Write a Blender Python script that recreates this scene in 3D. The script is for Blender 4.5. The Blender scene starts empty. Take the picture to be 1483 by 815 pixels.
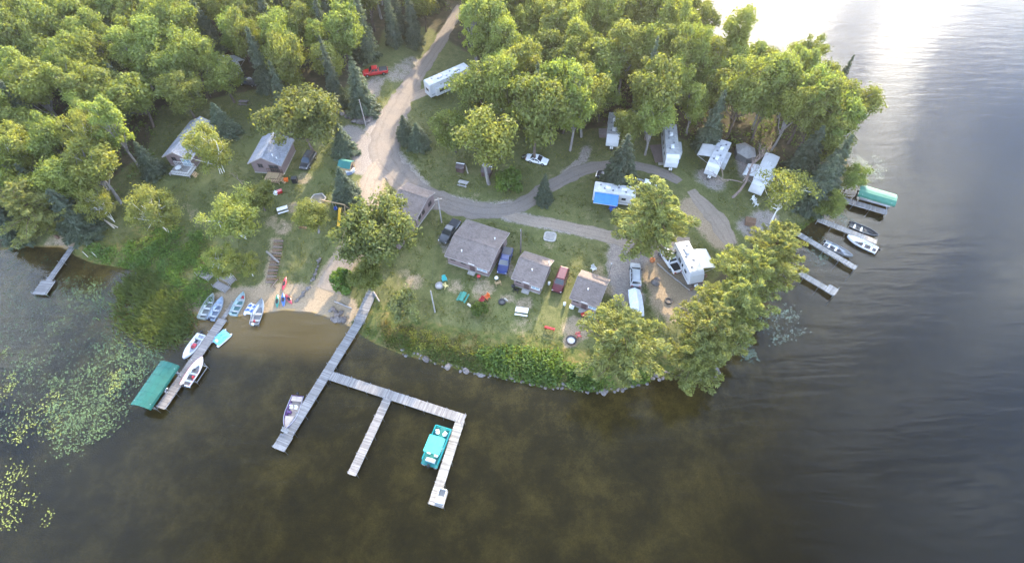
import bpy, math, random
import numpy as np
from mathutils import Vector, Matrix
random.seed(7); rng = np.random.default_rng(11)
scene = bpy.context.scene
COL = scene.collection
R = math.radians
PI = math.pi

# ---------------------------------------------------------------- camera model (used to survey ground positions)
FPX, PITCH, CAMH = 820.0, R(54), 80.0
CP, SP = math.cos(PITCH), math.sin(PITCH)
def W(px, py, z=0.0):
    a, b = (px-741.5)/FPX, -(py-407.5)/FPX
    d = (a, CP+b*SP, -SP+b*CP)
    t = (CAMH-z)/-d[2]
    return Vector((d[0]*t, d[1]*t, z))

# ---------------------------------------------------------------- terrain
SHORE_PX = [(0,362),(45,357),(90,358),(110,371),(135,381),(185,389),(215,400),(238,425),(258,444),(280,452),(310,460),(340,459),
 (385,453),(410,449),(450,452),(480,461),(500,470),(512,477),(526,487),(545,498),(580,512),(620,523),(660,534),(700,542),(740,550),
 (780,559),(820,564),(860,567),(900,565),(940,552),(962,545),(985,548),(1010,550),(1034,532),(1046,505),(1056,478),(1072,455),
 (1090,435),(1108,412),(1126,392),(1140,372),(1149,342),(1166,328),(1184,316),(1200,298),(1212,285),(1222,266),(1229,240),(1217,212),
 (1195,178),(1155,143),(1105,118),(1052,100),(1012,88),(988,60),(985,15),(992,-40),(1000,-90)]
SHORE = [W(*p)[:2] for p in SHORE_PX]
LAND = np.array([(-3500,120),(-700,70),(-250,62),(-150,72)] + SHORE + [(62,235),(85,330),(60,520),(-60,1100),(-900,2600),(-3500,3500)])
def sdf(x, y):
    """distance to the shore, positive on land"""
    x = np.asarray(x, float); y = np.asarray(y, float)
    best = np.full(x.shape, 1e18); inside = np.zeros(x.shape, bool)
    n = len(LAND)
    for i in range(n):
        ax, ay = LAND[i]; bx, by = LAND[(i+1) % n]
        dx, dy = bx-ax, by-ay
        t = np.clip(((x-ax)*dx+(y-ay)*dy)/(dx*dx+dy*dy), 0, 1)
        best = np.minimum(best, (x-ax-t*dx)**2+(y-ay-t*dy)**2)
        c = (ay > y) != (by > y)
        with np.errstate(divide='ignore', invalid='ignore'):
            inside ^= c & (x < (bx-ax)*(y-ay)/(dy if dy else 1e-12)+ax)
    d = np.sqrt(best)
    return np.where(inside, d, -d)
def ss(a, b, x):
    t = np.clip((x-a)/(b-a), 0, 1); return t*t*(3-2*t)
def segdist(x, y, pts):
    best = np.full(np.shape(x), 1e18)
    for (ax, ay), (bx, by) in zip(pts[:-1], pts[1:]):
        dx, dy = bx-ax, by-ay
        t = np.clip(((x-ax)*dx+(y-ay)*dy)/max(dx*dx+dy*dy, 1e-9), 0, 1)
        best = np.minimum(best, (x-ax-t*dx)**2+(y-ay-t*dy)**2)
    return np.sqrt(best)
BEACH = [W(*p)[:2] for p in [(292,452),(340,445),(400,438),(450,440),(492,450)]]
_ph = rng.uniform(0, 6.28, 24); _k = rng.normal(0, 1, (24, 2))
def waves(x, y, scale, n=8, o=0):
    s = 0
    for i in range(o, o+n):
        s = s+np.sin((x*_k[i,0]+y*_k[i,1])/scale+_ph[i])
    return s/n
def terrain(x, y):
    x = np.asarray(x, float); y = np.asarray(y, float)
    d = sdf(x, y)
    bm = 1-ss(4, 9, segdist(x, y, BEACH))
    bank = 0.95*ss(-0.1, 3.2, d)+0.15*ss(3, 20, d)
    beach = 0.05*np.clip(d, 0, 30)+0.55*ss(4, 12, d)
    land = bank*(1-bm)+beach*bm
    hill = 2.3*ss(9, 19, d)*ss(-21, -29, x)
    land = land+hill+0.07*waves(x, y, 4.0)*ss(2, 6, d)
    D = np.clip(-d, 0, None)
    wat = -(.75*(1-np.exp(-D/9))+0.035*D*(1-bm)*ss(0,6,D)*0.5+0.02*np.clip(D-22, 0, 60)+.2*np.clip(D-1.5,0,40)*ss(18,44,x))-0.12*waves(x, y, 3.0, 8, 8)*ss(1, 6, D)
    return np.where(d > 0, land, wat)
def gz(x, y): return float(terrain(np.array([x]), np.array([y]))[0])
def at(px, py, up=0.0):
    """point `up` metres above the ground (or the lake surface) that stands at this place of the survey photo"""
    z = 0.0
    for _ in range(5):
        p = W(px, py, max(z, 0)+up); z = gz(p.x, p.y)
    return Vector((p.x, p.y, max(z, 0)+up))
def ground(px, py, up=0.0):
    """ground point under something seen `up` metres above it"""
    p = at(px, py, up); p.z -= up; return p

# ---------------------------------------------------------------- mesh building
class MB:
    def __init__(s): s.v, s.f, s.m = [], [], []
    def add(s, verts, faces, mi=0, M=None):
        o = len(s.v)
        s.v += [tuple(M @ Vector(p)) for p in verts] if M is not None else [tuple(p) for p in verts]
        s.f += [tuple(o+i for i in f) for f in faces]; s.m += [mi]*len(faces); return s
    def box(s, c, size, rz=0.0, mi=0, ry=0.0, rx=0.0, taper=1.0):
        x, y, z = size[0]/2, size[1]/2, size[2]/2; t = taper
        vs = [(-x,-y,-z),(x,-y,-z),(x,y,-z),(-x,y,-z),(-x*t,-y*t,z),(x*t,-y*t,z),(x*t,y*t,z),(-x*t,y*t,z)]
        M = Matrix.Translation(c) @ Matrix.Rotation(rz,4,'Z') @ Matrix.Rotation(ry,4,'Y') @ Matrix.Rotation(rx,4,'X')
        return s.add(vs, [(3,2,1,0),(4,5,6,7),(0,1,5,4),(1,2,6,5),(2,3,7,6),(3,0,4,7)], mi, M)
    def beam(s, a, b, w, h, mi=0):
        a, b = Vector(a), Vector(b); d = b-a; q = d.to_track_quat('X','Z')
        M = Matrix.Translation((a+b)/2) @ q.to_matrix().to_4x4(); L = d.length/2
        vs = [(sx*L, sy*w/2, sz*h/2) for sz in (-1,1) for sx, sy in ((-1,-1),(1,-1),(1,1),(-1,1))]
        return s.add(vs, [(3,2,1,0),(4,5,6,7),(0,1,5,4),(1,2,6,5),(2,3,7,6),(3,0,4,7)], mi, M)
    def tube(s, pts, r, n=8, mi=0, caps=True):
        pts = [Vector(p) for p in pts]; rs = r if isinstance(r,(list,tuple)) else [r]*len(pts)
        rings = []; prev = None
        for i, p in enumerate(pts):
            d = (pts[min(i+1,len(pts)-1)]-pts[max(i-1,0)])
            d = d.normalized() if d.length > 1e-9 else Vector((0,0,1))
            u = Vector((1,0,0)) if abs(d.x) < .9 else Vector((0,1,0))
            if prev is not None: u = prev
            u = (u-d*u.dot(d)); u = u.normalized() if u.length > 1e-6 else d.orthogonal().normalized()
            prev = u; w = d.cross(u)
            rings.append([p+(u*math.cos(k*2*PI/n)+w*math.sin(k*2*PI/n))*rs[i] for k in range(n)])
        return s.loft(rings, mi, caps)
    def loft(s, rings, mi=0, caps=True):
        n = len(rings[0]); vs = [p for r in rings for p in r]; fs = []
        for i in range(len(rings)-1):
            for k in range(n):
                a, b = i*n+k, i*n+(k+1) % n; fs.append((a, b, b+n, a+n))
        if caps:
            fs.append(tuple(range(n-1,-1,-1))); fs.append(tuple((len(rings)-1)*n+k for k in range(n)))
        return s.add(vs, fs, mi)
    def lathe(s, prof, n=16, c=(0,0,0), mi=0):
        return s.loft([[(c[0]+r*math.cos(k*2*PI/n), c[1]+r*math.sin(k*2*PI/n), c[2]+z) for k in range(n)] for r, z in prof], mi)
    def prism(s, poly, z0, z1, mi=0):
        return s.loft([[(x,y,z0) for x,y in poly],[(x,y,z1) for x,y in poly]], mi)
    def extrude(s, prof, y0, y1, mi=0):
        """profile in x,z carried from y0 to y1"""
        return s.loft([[(x,y0,z) for x,z in prof],[(x,y1,z) for x,z in prof]], mi)
    def quad(s, a, b, c, d, mi=0): return s.add([a,b,c,d], [(0,1,2,3)], mi)
    def build(s, name, mats, parent=None, loc=None, rz=0.0, smooth=False):
        me = bpy.data.meshes.new(name); me.from_pydata(s.v, [], s.f)
        mats = mats if isinstance(mats,(list,tuple)) else [mats]
        for m in mats: me.materials.append(m)
        if len(mats) > 1: me.polygons.foreach_set('material_index', s.m)
        fix_normals(me)
        if smooth: me.polygons.foreach_set('use_smooth', [True]*len(me.polygons))
        return link(name, me, parent, loc, rz)
def fix_normals(me):
    import bmesh
    b = bmesh.new(); b.from_mesh(me); bmesh.ops.recalc_face_normals(b, faces=b.faces); b.to_mesh(me); b.free()
def link(name, me, parent=None, loc=None, rz=0.0):
    o = bpy.data.objects.new(name, me); COL.objects.link(o)
    if parent is not None: o.parent = parent
    if loc is not None: o.location = loc
    o.rotation_euler.z = rz
    return o
def tag(o, label=None, cat=None, group=None, kind=None):
    if label: o['label'] = label
    if cat: o['category'] = cat
    if group: o['group'] = group
    if kind: o['kind'] = kind
    return o
def thing(name, label, cat, loc, rz=0.0, group=None):
    o = bpy.data.objects.new(name, None); COL.objects.link(o); o.empty_display_size = .3
    o.location = loc; o.rotation_euler.z = rz
    return tag(o, label, cat, group)
def kids(o): return [c for c in COL.objects if c.parent is o]
def dup(root, loc, rz=0.0, label=None, scale=None, group=None, tree=None):
    def cp(o, par):
        c = o.copy(); COL.objects.link(c)
        if par is not None: c.parent = par
        for ch in (tree or {}).get(o.name, None) or o.children: cp(ch, c)
        return c
    r = cp(root, None); r.location = loc; r.rotation_euler.z = rz
    if scale is not None: r.scale = scale
    if label: r['label'] = label
    if group: r['group'] = group
    return r
def heading(a, b): return math.atan2(b.y-a.y, b.x-a.x)

# ---------------------------------------------------------------- materials
def newmat(name):
    m = bpy.data.materials.new(name); m.use_nodes = True; nt = m.node_tree
    for n in list(nt.nodes): nt.nodes.remove(n)
    return m, nt, nt.nodes.new('ShaderNodeOutputMaterial')
def N(nt, t, **kw):
    n = nt.nodes.new('ShaderNode'+t)
    for k, v in kw.items(): setattr(n, k, v)
    return n
def setin(n, **kw):
    for k, v in kw.items(): n.inputs[k.replace('_',' ')].default_value = v
    return n
def col4(c): return (c[0], c[1], c[2], 1)
def ramp(nt, fac, stops):
    r = N(nt,'ValToRGB'); e = r.color_ramp.elements
    while len(e) < len(stops): e.new(.5)
    for i, (p, c) in enumerate(stops):
        e[i].position = p; e[i].color = col4(c) if not isinstance(c,(int,float)) else (c,c,c,1)
    nt.links.new(fac, r.inputs[0]); return r.outputs[0]
def mixc(nt, fac, a, b, mode='MIX'):
    m = N(nt,'Mix',data_type='RGBA',blend_type=mode)
    for i, v in ((0,fac),(6,a),(7,b)):
        if hasattr(v,'is_output'): nt.links.new(v, m.inputs[i])
        else: m.inputs[i].default_value = col4(v) if isinstance(v,(tuple,list)) else v
    return m.outputs[2]
def noise(nt, scale, detail=4, rough=.55, vec=None, dist=0.0, dim='3D'):
    n = N(nt,'TexNoise'); n.inputs['Scale'].default_value = scale; n.inputs['Detail'].default_value = detail
    n.inputs['Roughness'].default_value = rough; n.inputs['Distortion'].default_value = dist
    if vec is not None: nt.links.new(vec, n.inputs['Vector'])
    return n.outputs['Fac']
def coord(nt, kind='Object', scale=None, rot=None):
    c = N(nt,'TexCoord').outputs[kind]
    if scale or rot:
        m = N(nt,'Mapping'); nt.links.new(c, m.inputs[0])
        if scale: m.inputs['Scale'].default_value = scale
        if rot: m.inputs['Rotation'].default_value = rot
        return m.outputs[0]
    return c
def math_(nt, op, a, b=None, clamp=False):
    m = N(nt,'Math',operation=op,use_clamp=clamp)
    for i, v in enumerate((a,b)):
        if v is None: continue
        if hasattr(v,'is_output'): nt.links.new(v, m.inputs[i])
        else: m.inputs[i].default_value = v
    return m.outputs[0]
def bump(nt, h, strength, dist=.05, normal=None):
    b = N(nt,'Bump'); b.inputs['Strength'].default_value = strength; b.inputs['Distance'].default_value = dist
    nt.links.new(h, b.inputs['Height'])
    if normal is not None: nt.links.new(normal, b.inputs['Normal'])
    return b.outputs[0]
def finish(nt, out, color, rough=.7, metal=0.0, normal=None, spec=.4, coat=0.0, rough_s=None):
    p = N(nt,'BsdfPrincipled')
    if hasattr(color,'is_output'): nt.links.new(color, p.inputs['Base Color'])
    else: p.inputs['Base Color'].default_value = col4(color)
    p.inputs['Roughness'].default_value = rough; p.inputs['Metallic'].default_value = metal
    p.inputs['Specular IOR Level'].default_value = spec; p.inputs['Coat Weight'].default_value = coat
    if rough_s is not None: nt.links.new(rough_s, p.inputs['Roughness'])
    if normal is not None: nt.links.new(normal, p.inputs['Normal'])
    nt.links.new(p.outputs[0], out.inputs[0]); return p
_cache = {}
def plain(name, c, rough=.6, metal=0.0, var=.25, scale=3.0, spec=.4, coat=0.0, bumpy=0.0):
    """a painted, moulded or raw surface with soft dirt and fading of its own"""
    if name in _cache: return _cache[name]
    m, nt, out = newmat(name); v = coord(nt)
    f = noise(nt, scale, 5, .6, v); g = noise(nt, scale*9, 3, .6, v)
    d = tuple(x*(1-var) for x in c); l = tuple(min(1, x*(1+var*.5)) for x in c)
    cc = ramp(nt, f, [(.3,d),(.55,c),(.75,l)])
    cc = mixc(nt, math_(nt,'MULTIPLY',g,var*.8), cc, tuple(x*.55 for x in c))
    nm = bump(nt, g, bumpy, .02) if bumpy else None
    finish(nt, out, cc, rough, metal, nm, spec, coat)
    _cache[name] = m; return m
def paint(name, c): return plain(name, c, .28, 0, .12, 1.5, .5, .6)
def glass(name='window_glass', c=(.03,.035,.04)):
    if name in _cache: return _cache[name]
    m, nt, out = newmat(name); finish(nt, out, c, .06, 0, None, .8); _cache[name] = m; return m
def wood(name, c, across=14.0, along=1.2, var=.45, rough=.8):
    """weathered boards: grain runs along local x"""
    if name in _cache: return _cache[name]
    m, nt, out = newmat(name); v = coord(nt, 'Object', (along, across, across))
    f = noise(nt, 1.0, 6, .65, v); g = noise(nt, .9, 5, .65, coord(nt))
    cc = ramp(nt, f, [(.25,tuple(x*(1-var) for x in c)),(.5,c),(.8,tuple(min(1,x*(1+var*.5)) for x in c))])
    cc = mixc(nt, ramp(nt, g, [(.4,0.0),(.7,.5)]), cc, tuple(x*.6 for x in c))
    finish(nt, out, cc, rough, 0, bump(nt, f, .4, .01), .25); _cache[name] = m; return m
def leafmat(name, c, yellow=.25, hue=.03, val=.35):
    m, nt, out = newmat(name)
    oi = N(nt,'ObjectInfo'); a = N(nt,'Attribute',attribute_name='tint')
    v = coord(nt,'Object'); n1 = noise(nt, .55, 3, .5, v)
    hs = N(nt,'HueSaturation')
    nt.links.new(math_(nt,'ADD',math_(nt,'MULTIPLY',math_(nt,'SUBTRACT',oi.outputs['Random'],.5),hue),.5), hs.inputs['Hue'])
    vv = math_(nt,'ADD',math_(nt,'MULTIPLY',oi.outputs['Random'],val),1-val*.5)
    vv = math_(nt,'MULTIPLY',vv,math_(nt,'ADD',math_(nt,'MULTIPLY',a.outputs['Fac'],.7),.65))
    nt.links.new(vv, hs.inputs['Value'])
    yc = (c[0]*1.5, c[1]*1.35, c[2]*.8)
    cc = mixc(nt, ramp(nt, n1, [(.42,0.0),(.7,yellow*2)]), c, yc)
    nt.links.new(cc, hs.inputs['Color']); k = hs.outputs[0]
    d = N(nt,'BsdfDiffuse'); t = N(nt,'BsdfTranslucent'); g = N(nt,'BsdfGlossy'); g.inputs['Roughness'].default_value = .5
    g.inputs['Color'].default_value = (.9,.95,1,1)
    nt.links.new(k, d.inputs[0])
    nt.links.new(mixc(nt, 1.0, k, (1.3,1.25,.55), 'MULTIPLY'), t.inputs[0])
    m1 = N(nt,'MixShader'); m1.inputs[0].default_value = .47; nt.links.new(d.outputs[0], m1.inputs[1]); nt.links.new(t.outputs[0], m1.inputs[2])
    m2 = N(nt,'MixShader'); m2.inputs[0].default_value = .012; nt.links.new(m1.outputs[0], m2.inputs[1]); nt.links.new(g.outputs[0], m2.inputs[2])
    nt.links.new(m2.outputs[0], out.inputs[0]); return m
def bark(name, c, white=False):
    m, nt, out = newmat(name); v = coord(nt,'Object',(6,6,1.2 if not white else 5))
    f = noise(nt, 1.0, 6, .7, v)
    if white: cc = ramp(nt, f, [(.3,(.06,.05,.045)),(.42,c),(.8,tuple(min(1,x*1.1) for x in c))])
    else: cc = ramp(nt, f, [(.3,tuple(x*.45 for x in c)),(.6,c),(.85,tuple(x*1.35 for x in c))])
    finish(nt, out, cc, .9, 0, bump(nt, f, .6, .03), .2); return m
def shingles(name, c):
    if name in _cache: return _cache[name]
    m, nt, out = newmat(name); v = coord(nt)
    b = N(nt,'TexBrick'); nt.links.new(v, b.inputs['Vector'])
    setin(b, Scale=1.0, Mortar_Size=.012, Brick_Width=.34, Row_Height=.16, Bias=0.0)
    b.inputs['Color1'].default_value = col4(tuple(x*.72 for x in c)); b.inputs['Color2'].default_value = col4(tuple(x*1.25 for x in c))
    b.inputs['Mortar'].default_value = col4(tuple(x*.5 for x in c))
    f = noise(nt, .7, 7, .7, v); g = noise(nt, 5, 4, .7, v)
    cc = mixc(nt, ramp(nt, f, [(.38,0.0),(.68,.75)]), b.outputs[0], tuple(x*1.35 for x in c))
    cc = mixc(nt, ramp(nt, g, [(.35,.45),(.65,0.0)]), cc, tuple(x*.45 for x in c))
    finish(nt, out, cc, .9, 0, bump(nt, b.outputs['Fac'], .5, .015), .2); _cache[name] = m; return m
def siding(name, c):
    if name in _cache: return _cache[name]
    m, nt, out = newmat(name); v = coord(nt)
    w = N(nt,'TexWave',wave_type='BANDS',bands_direction='Z',wave_profile='SAW'); nt.links.new(v, w.inputs['Vector']); setin(w, Scale=1.35, Distortion=.05)
    f = noise(nt, 1.4, 5, .6, v)
    cc = mixc(nt, ramp(nt, f, [(.35,0.0),(.75,.5)]), c, tuple(x*.65 for x in c))
    cc = mixc(nt, ramp(nt, w.outputs['Fac'], [(.0,.65),(.14,0.0)]), cc, tuple(x*.35 for x in c))
    finish(nt, out, cc, .75, 0, bump(nt, w.outputs['Fac'], .6, .02), .3); _cache[name] = m; return m
# ================================================================ ground, lake, roads
def grow(a, b, step, far):
    inner = list(np.arange(a, b+step*.5, step)); lo, hi, g = [], [], step
    x, y = a, b
    while x > -far or y < far:
        g *= 1.35; x -= g; y += g; lo.append(max(x,-far)); hi.append(min(y,far))
    return np.array(sorted(set(lo))+inner+sorted(set(hi)))
def smooth_path(pts, step=.8):
    """resample a polyline as a soft curve (Catmull-Rom)"""
    P = [Vector(p).to_3d() for p in pts]; P = [P[0]*2-P[1]]+P+[P[-1]*2-P[-2]]; out = []
    for i in range(1, len(P)-2):
        n = max(2, int((P[i+1]-P[i]).length/step))
        for k in range(n):
            t = k/n; a, b, c, d = P[i-1], P[i], P[i+1], P[i+2]
            out.append(.5*((2*b)+(c-a)*t+(2*a-5*b+4*c-d)*t*t+(3*b-a-3*c+d)*t**3))
    out.append(P[-2]); return out
def gp(pts): return [at(*p) for p in pts]
ROADS = {   # centre lines on the ground, half widths in metres
 'main_road': ([(668,8),(655,30),(633,68),(605,108),(580,150),(561,190),(556,220),(572,250),(605,278),(650,296),(700,306),(738,304)], [1.5,1.5,1.6,1.8,2.2,2.7,3.1,3.0,2.6,2.3,2.0,1.7]),
 'loop_road': ([(735,305),(768,289),(800,268),(838,249),(872,240),(908,240),(940,244),(966,253),(984,264)], [1.7,1.7,1.6,1.6,1.5,1.4,1.3,1.2,.9]),
 'gravel_lane': ([(728,308),(765,319),(805,325),(850,335),(890,345),(925,352),(960,350),(1000,352)], [1.2,1.3,1.3,1.4,1.7,2.3,2.5,1.5]),
 'beach_path': ([(556,232),(538,262),(528,300),(516,345),(500,372),(486,398),(474,420)], [1.6,1.9,1.9,1.8,2.0,2.2,2.6]),
 'sandy_track': ([(1000,276),(1020,297),(1038,318),(1050,338),(1060,354)], [1.0,1.6,1.9,1.9,1.2]),
 'trailer_drive': ([(588,146),(602,139),(618,132)], [1.0,1.2,1.3]),
}
ROADP = {}
for k, (pts, hw) in ROADS.items():
    c = gp(pts); s = smooth_path(c); cum = [0]
    for a, b in zip(c[:-1], c[1:]): cum.append(cum[-1]+(b-a).length)
    d = [0]
    for a, b in zip(s[:-1], s[1:]): d.append(d[-1]+(b-a).length)
    ROADP[k] = (s, [float(np.interp(x*cum[-1]/d[-1], cum, hw)) for x in d])

xs = grow(-118, 128, .6, 3400); ys = grow(4, 172, .6, 3400)
X, Y = np.meshgrid(xs, ys); shp = X.shape
XF, YF = X.ravel(), Y.ravel()
D = sdf(XF, YF); Z = terrain(XF, YF)
def inpoly(x, y, poly):
    r = np.zeros(np.shape(x), bool)
    for (ax, ay), (bx, by) in zip(poly, poly[1:]+poly[:1]):
        if ay == by: continue
        r ^= ((ay > y) != (by > y)) & (x < (bx-ax)*(y-ay)/(by-ay)+ax)
    return r
def blob(mask, px, py, r, s=1.0, soft=.6):
    p = at(px, py); d = np.hypot(XF-p.x, YF-p.y); return np.maximum(mask, s*(1-ss(r*(1-soft), r, d)))
def strip(mask, pts, r, s=1.0, soft=.7):
    d = segdist(XF, YF, [tuple(p[:2]) for p in gp(pts)]); return np.maximum(mask, s*(1-ss(r*(1-soft), r, d)))
sand = np.zeros(XF.shape); gravel = sand.copy(); wild = sand.copy(); forest = sand.copy()
for pts, r, s in [([(290,452),(340,440),(400,432),(450,436),(492,452)], 4.6, 1), ([(470,420),(482,400),(500,375),(516,350)], 3.6, 1), ([(515,345),(530,300),(540,262)], 3.6, .8),
 ([(345,468),(400,470),(465,478)], 7.5, .95), ([(335,430),(322,405),(300,380)], 1.4, .5), ([(385,420),(398,350)], 1.6, .5), ([(270,300),(290,320)], 2, .3), ([(960,400),(975,440)], 5.5, .8), ([(1005,300),(1045,345)], 4, .9)]:
    sand = strip(sand, pts, r, s)
for pts, r, s in [([(505,195),(525,215),(530,240)], 4.2, 1), ([(545,170),(556,215),(600,272)], 4.4, .8), ([(620,285),(700,304),(740,300)], 3.0, .7), ([(905,350),(900,390),(910,430)], 3.9, 1), ([(925,360),(960,400),(1000,420)], 5.0, .9), ([(570,112),(600,90)], 3.4, .5),
 ([(1020,255),(1036,266)], 3.4, .6), ([(1080,235),(1085,255)], 3.0, .7), ([(735,312),(860,338)], 2.2, .8), ([(730,370),(738,395)], 1.6, .5), ([(820,250),(846,230),(850,215)], 1.6, .6), ([(1085,330),(1110,318)], 4, .6), ([(545,118),(535,140)], 3.0, .6), ([(640,345),(655,375)], 1.6, .5)]:
    gravel = strip(gravel, pts, r, s)
for px, py, r, s in [(700,418,3,.5),(660,415,2.5,.45),(760,440,2.2,.6),(755,470,3,.35),(835,475,3.6,.6),(600,408,2.6,.5),(585,395,2,.4),(410,330,2.4,.5),(440,258,2.6,.5),(425,300,2.4,.45),(395,320,2.2,.4),(735,432,1.8,.5),(868,395,2.4,.4),(880,420,2,.5),(800,352,2.5,.3),(690,285,2,.3),(826,494,1.7,.9),(100,345,3.2,.8),(75,352,2,.5)]:
    sand = blob(sand, px, py, r, s)
wild = strip(wild, [(535,462),(600,492),(680,508),(760,515),(840,535),(920,548),(985,535)], 4.6, 1, .4)
wild = strip(wild, [(225,385),(290,370),(330,395)], 4.5, .8, .5)
wild = strip(wild, [(110,360),(180,372),(215,330)], 3.5, .7, .5)
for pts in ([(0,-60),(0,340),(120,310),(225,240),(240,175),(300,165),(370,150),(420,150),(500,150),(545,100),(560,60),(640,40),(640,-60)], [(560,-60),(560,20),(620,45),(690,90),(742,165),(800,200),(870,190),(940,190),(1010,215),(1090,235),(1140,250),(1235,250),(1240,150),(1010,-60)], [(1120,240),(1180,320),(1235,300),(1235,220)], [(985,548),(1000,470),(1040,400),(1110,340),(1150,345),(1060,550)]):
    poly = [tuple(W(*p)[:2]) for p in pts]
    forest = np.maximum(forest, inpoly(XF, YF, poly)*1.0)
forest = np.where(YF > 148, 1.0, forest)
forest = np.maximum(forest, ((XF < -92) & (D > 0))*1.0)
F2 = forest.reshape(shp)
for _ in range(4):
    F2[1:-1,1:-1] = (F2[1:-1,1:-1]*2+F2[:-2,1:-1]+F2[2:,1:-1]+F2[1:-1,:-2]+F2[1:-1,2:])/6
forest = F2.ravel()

gm, nt, out = newmat('ground_soil')
v = coord(nt); at_ = N(nt,'Attribute',attribute_name='cover'); sep = N(nt,'SeparateColor'); nt.links.new(at_.outputs['Color'], sep.inputs[0])
bed = N(nt,'Attribute',attribute_name='bed').outputs['Fac']
n_big = noise(nt, .09, 4, .6, v, .6); n_mid = noise(nt, .75, 8, .72, v, .3); n_fine = noise(nt, 5.0, 4, .7, v); n_grain = noise(nt, 22.0, 3, .7, v)
grass = ramp(nt, n_mid, [(.27,(.062,.068,.026)),(.42,(.105,.108,.042)),(.56,(.148,.142,.058)),(.72,(.21,.178,.1))])
grass = mixc(nt, ramp(nt, n_big, [(.4,0.0),(.65,.6)]), grass, (.11,.122,.04))
grass = mixc(nt, ramp(nt, n_fine, [(.3,.55),(.62,0.0)]), grass, (.025,.042,.012))
sandc = ramp(nt, n_fine, [(.25,(.17,.125,.08)),(.5,(.27,.205,.135)),(.75,(.37,.29,.2))])
gravc = ramp(nt, n_fine, [(.25,(.12,.1,.088)),(.5,(.235,.2,.175)),(.75,(.37,.325,.285))])
wildc = ramp(nt, n_mid, [(.3,(.035,.058,.013)),(.5,(.09,.1,.028)),(.68,(.2,.15,.06))])
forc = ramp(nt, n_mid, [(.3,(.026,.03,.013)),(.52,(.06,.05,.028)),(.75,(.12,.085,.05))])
def edge(m, lo=.25, hi=.6):
    s = math_(nt,'ADD',m,math_(nt,'MULTIPLY',math_(nt,'SUBTRACT',math_(nt,'ADD',math_(nt,'MULTIPLY',n_mid,.6),math_(nt,'MULTIPLY',n_fine,.4)),.5),2.0))
    return ramp(nt, s, [(lo,0.0),(hi,1.0)])
c = mixc(nt, edge(sep.outputs[2]), grass, wildc)
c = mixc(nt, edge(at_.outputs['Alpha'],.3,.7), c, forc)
c = mixc(nt, edge(sep.outputs[1]), c, gravc)
c = mixc(nt, edge(sep.outputs[0]), c, sandc)
bn = noise(nt, .13, 8, .72, v, .15)
bedc = ramp(nt, bn, [(.3,(.04,.028,.009)),(.48,(.12,.08,.021)),(.62,(.25,.165,.042)),(.78,(.36,.24,.062))])
bedc = mixc(nt, ramp(nt, n_fine, [(.35,.6),(.6,0.0)]), bedc, (.06,.05,.02))
bedc = mixc(nt, sep.outputs[0], bedc, mixc(nt, n_fine, (.32,.18,.05), (.5,.31,.095)))
c = mixc(nt, bed, c, bedc)
finish(nt, out, c, .95, 0, bump(nt, math_(nt,'ADD',n_fine,math_(nt,'MULTIPLY',n_grain,.4)), .7, .09), .15)

nv = XF.size; me = bpy.data.meshes.new('ground'); me.vertices.add(nv)
me.vertices.foreach_set('co', np.stack([XF,YF,Z],1).ravel())
ny, nx = shp; ii = np.arange(nv).reshape(shp)
q = np.stack([ii[:-1,:-1],ii[:-1,1:],ii[1:,1:],ii[1:,:-1]],-1).reshape(-1,4); nq = len(q)
me.loops.add(nq*4); me.loops.foreach_set('vertex_index', q.ravel()); me.polygons.add(nq)
me.polygons.foreach_set('loop_start', np.arange(0,nq*4,4)); me.polygons.foreach_set('loop_total', np.full(nq,4)); me.polygons.foreach_set('use_smooth', np.ones(nq,bool))
me.update(); me.validate()
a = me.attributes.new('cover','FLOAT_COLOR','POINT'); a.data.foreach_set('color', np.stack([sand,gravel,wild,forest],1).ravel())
a = me.attributes.new('bed','FLOAT','POINT'); a.data.foreach_set('value', ss(.12,-.08,D+.15*waves(XF,YF,.7)))
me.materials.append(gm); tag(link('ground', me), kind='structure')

def road_mat(name, stops, tint):
    m, nt, out = newmat(name); v = coord(nt)
    f = noise(nt, 6, 5, .7, v); g = noise(nt, .35, 4, .6, v, .5)
    c = ramp(nt, f, stops); c = mixc(nt, ramp(nt, g, [(.38,0.0),(.7,.6)]), c, tint)
    h = noise(nt, 1.6, 4, .6, v, .8); c = mixc(nt, ramp(nt, h, [(.55,0.0),(.75,.35)]), c, tuple(x*.55 for x in stops[0][1]))
    a = N(nt,'Attribute',attribute_name='across').outputs['Fac']; wv = math_(nt,'ADD',a,math_(nt,'MULTIPLY',math_(nt,'SUBTRACT',noise(nt,.5,3,.5,v),.5),.5))
    rut = ramp(nt, wv, [(.0,.0),(.3,.0),(.45,.32),(.6,.0),(.78,.0),(1.0,.3)]); c = mixc(nt, math_(nt,'MULTIPLY',rut,ramp(nt,noise(nt,1.3,5,.7,v),[(.3,.2),(.6,1.0)])), c, tuple(x*.6 for x in stops[0][1]))
    finish(nt, out, c, .93, 0, bump(nt, f, .5, .05), .15); return m
asph = road_mat('road_gravel_grey', [(.25,(.112,.094,.082)),(.5,(.182,.155,.135)),(.75,(.26,.225,.195))], (.22,.18,.145))
tan = road_mat('road_sandy', [(.25,(.17,.13,.1)),(.5,(.26,.21,.165)),(.75,(.36,.3,.24))], (.2,.165,.13))
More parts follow.
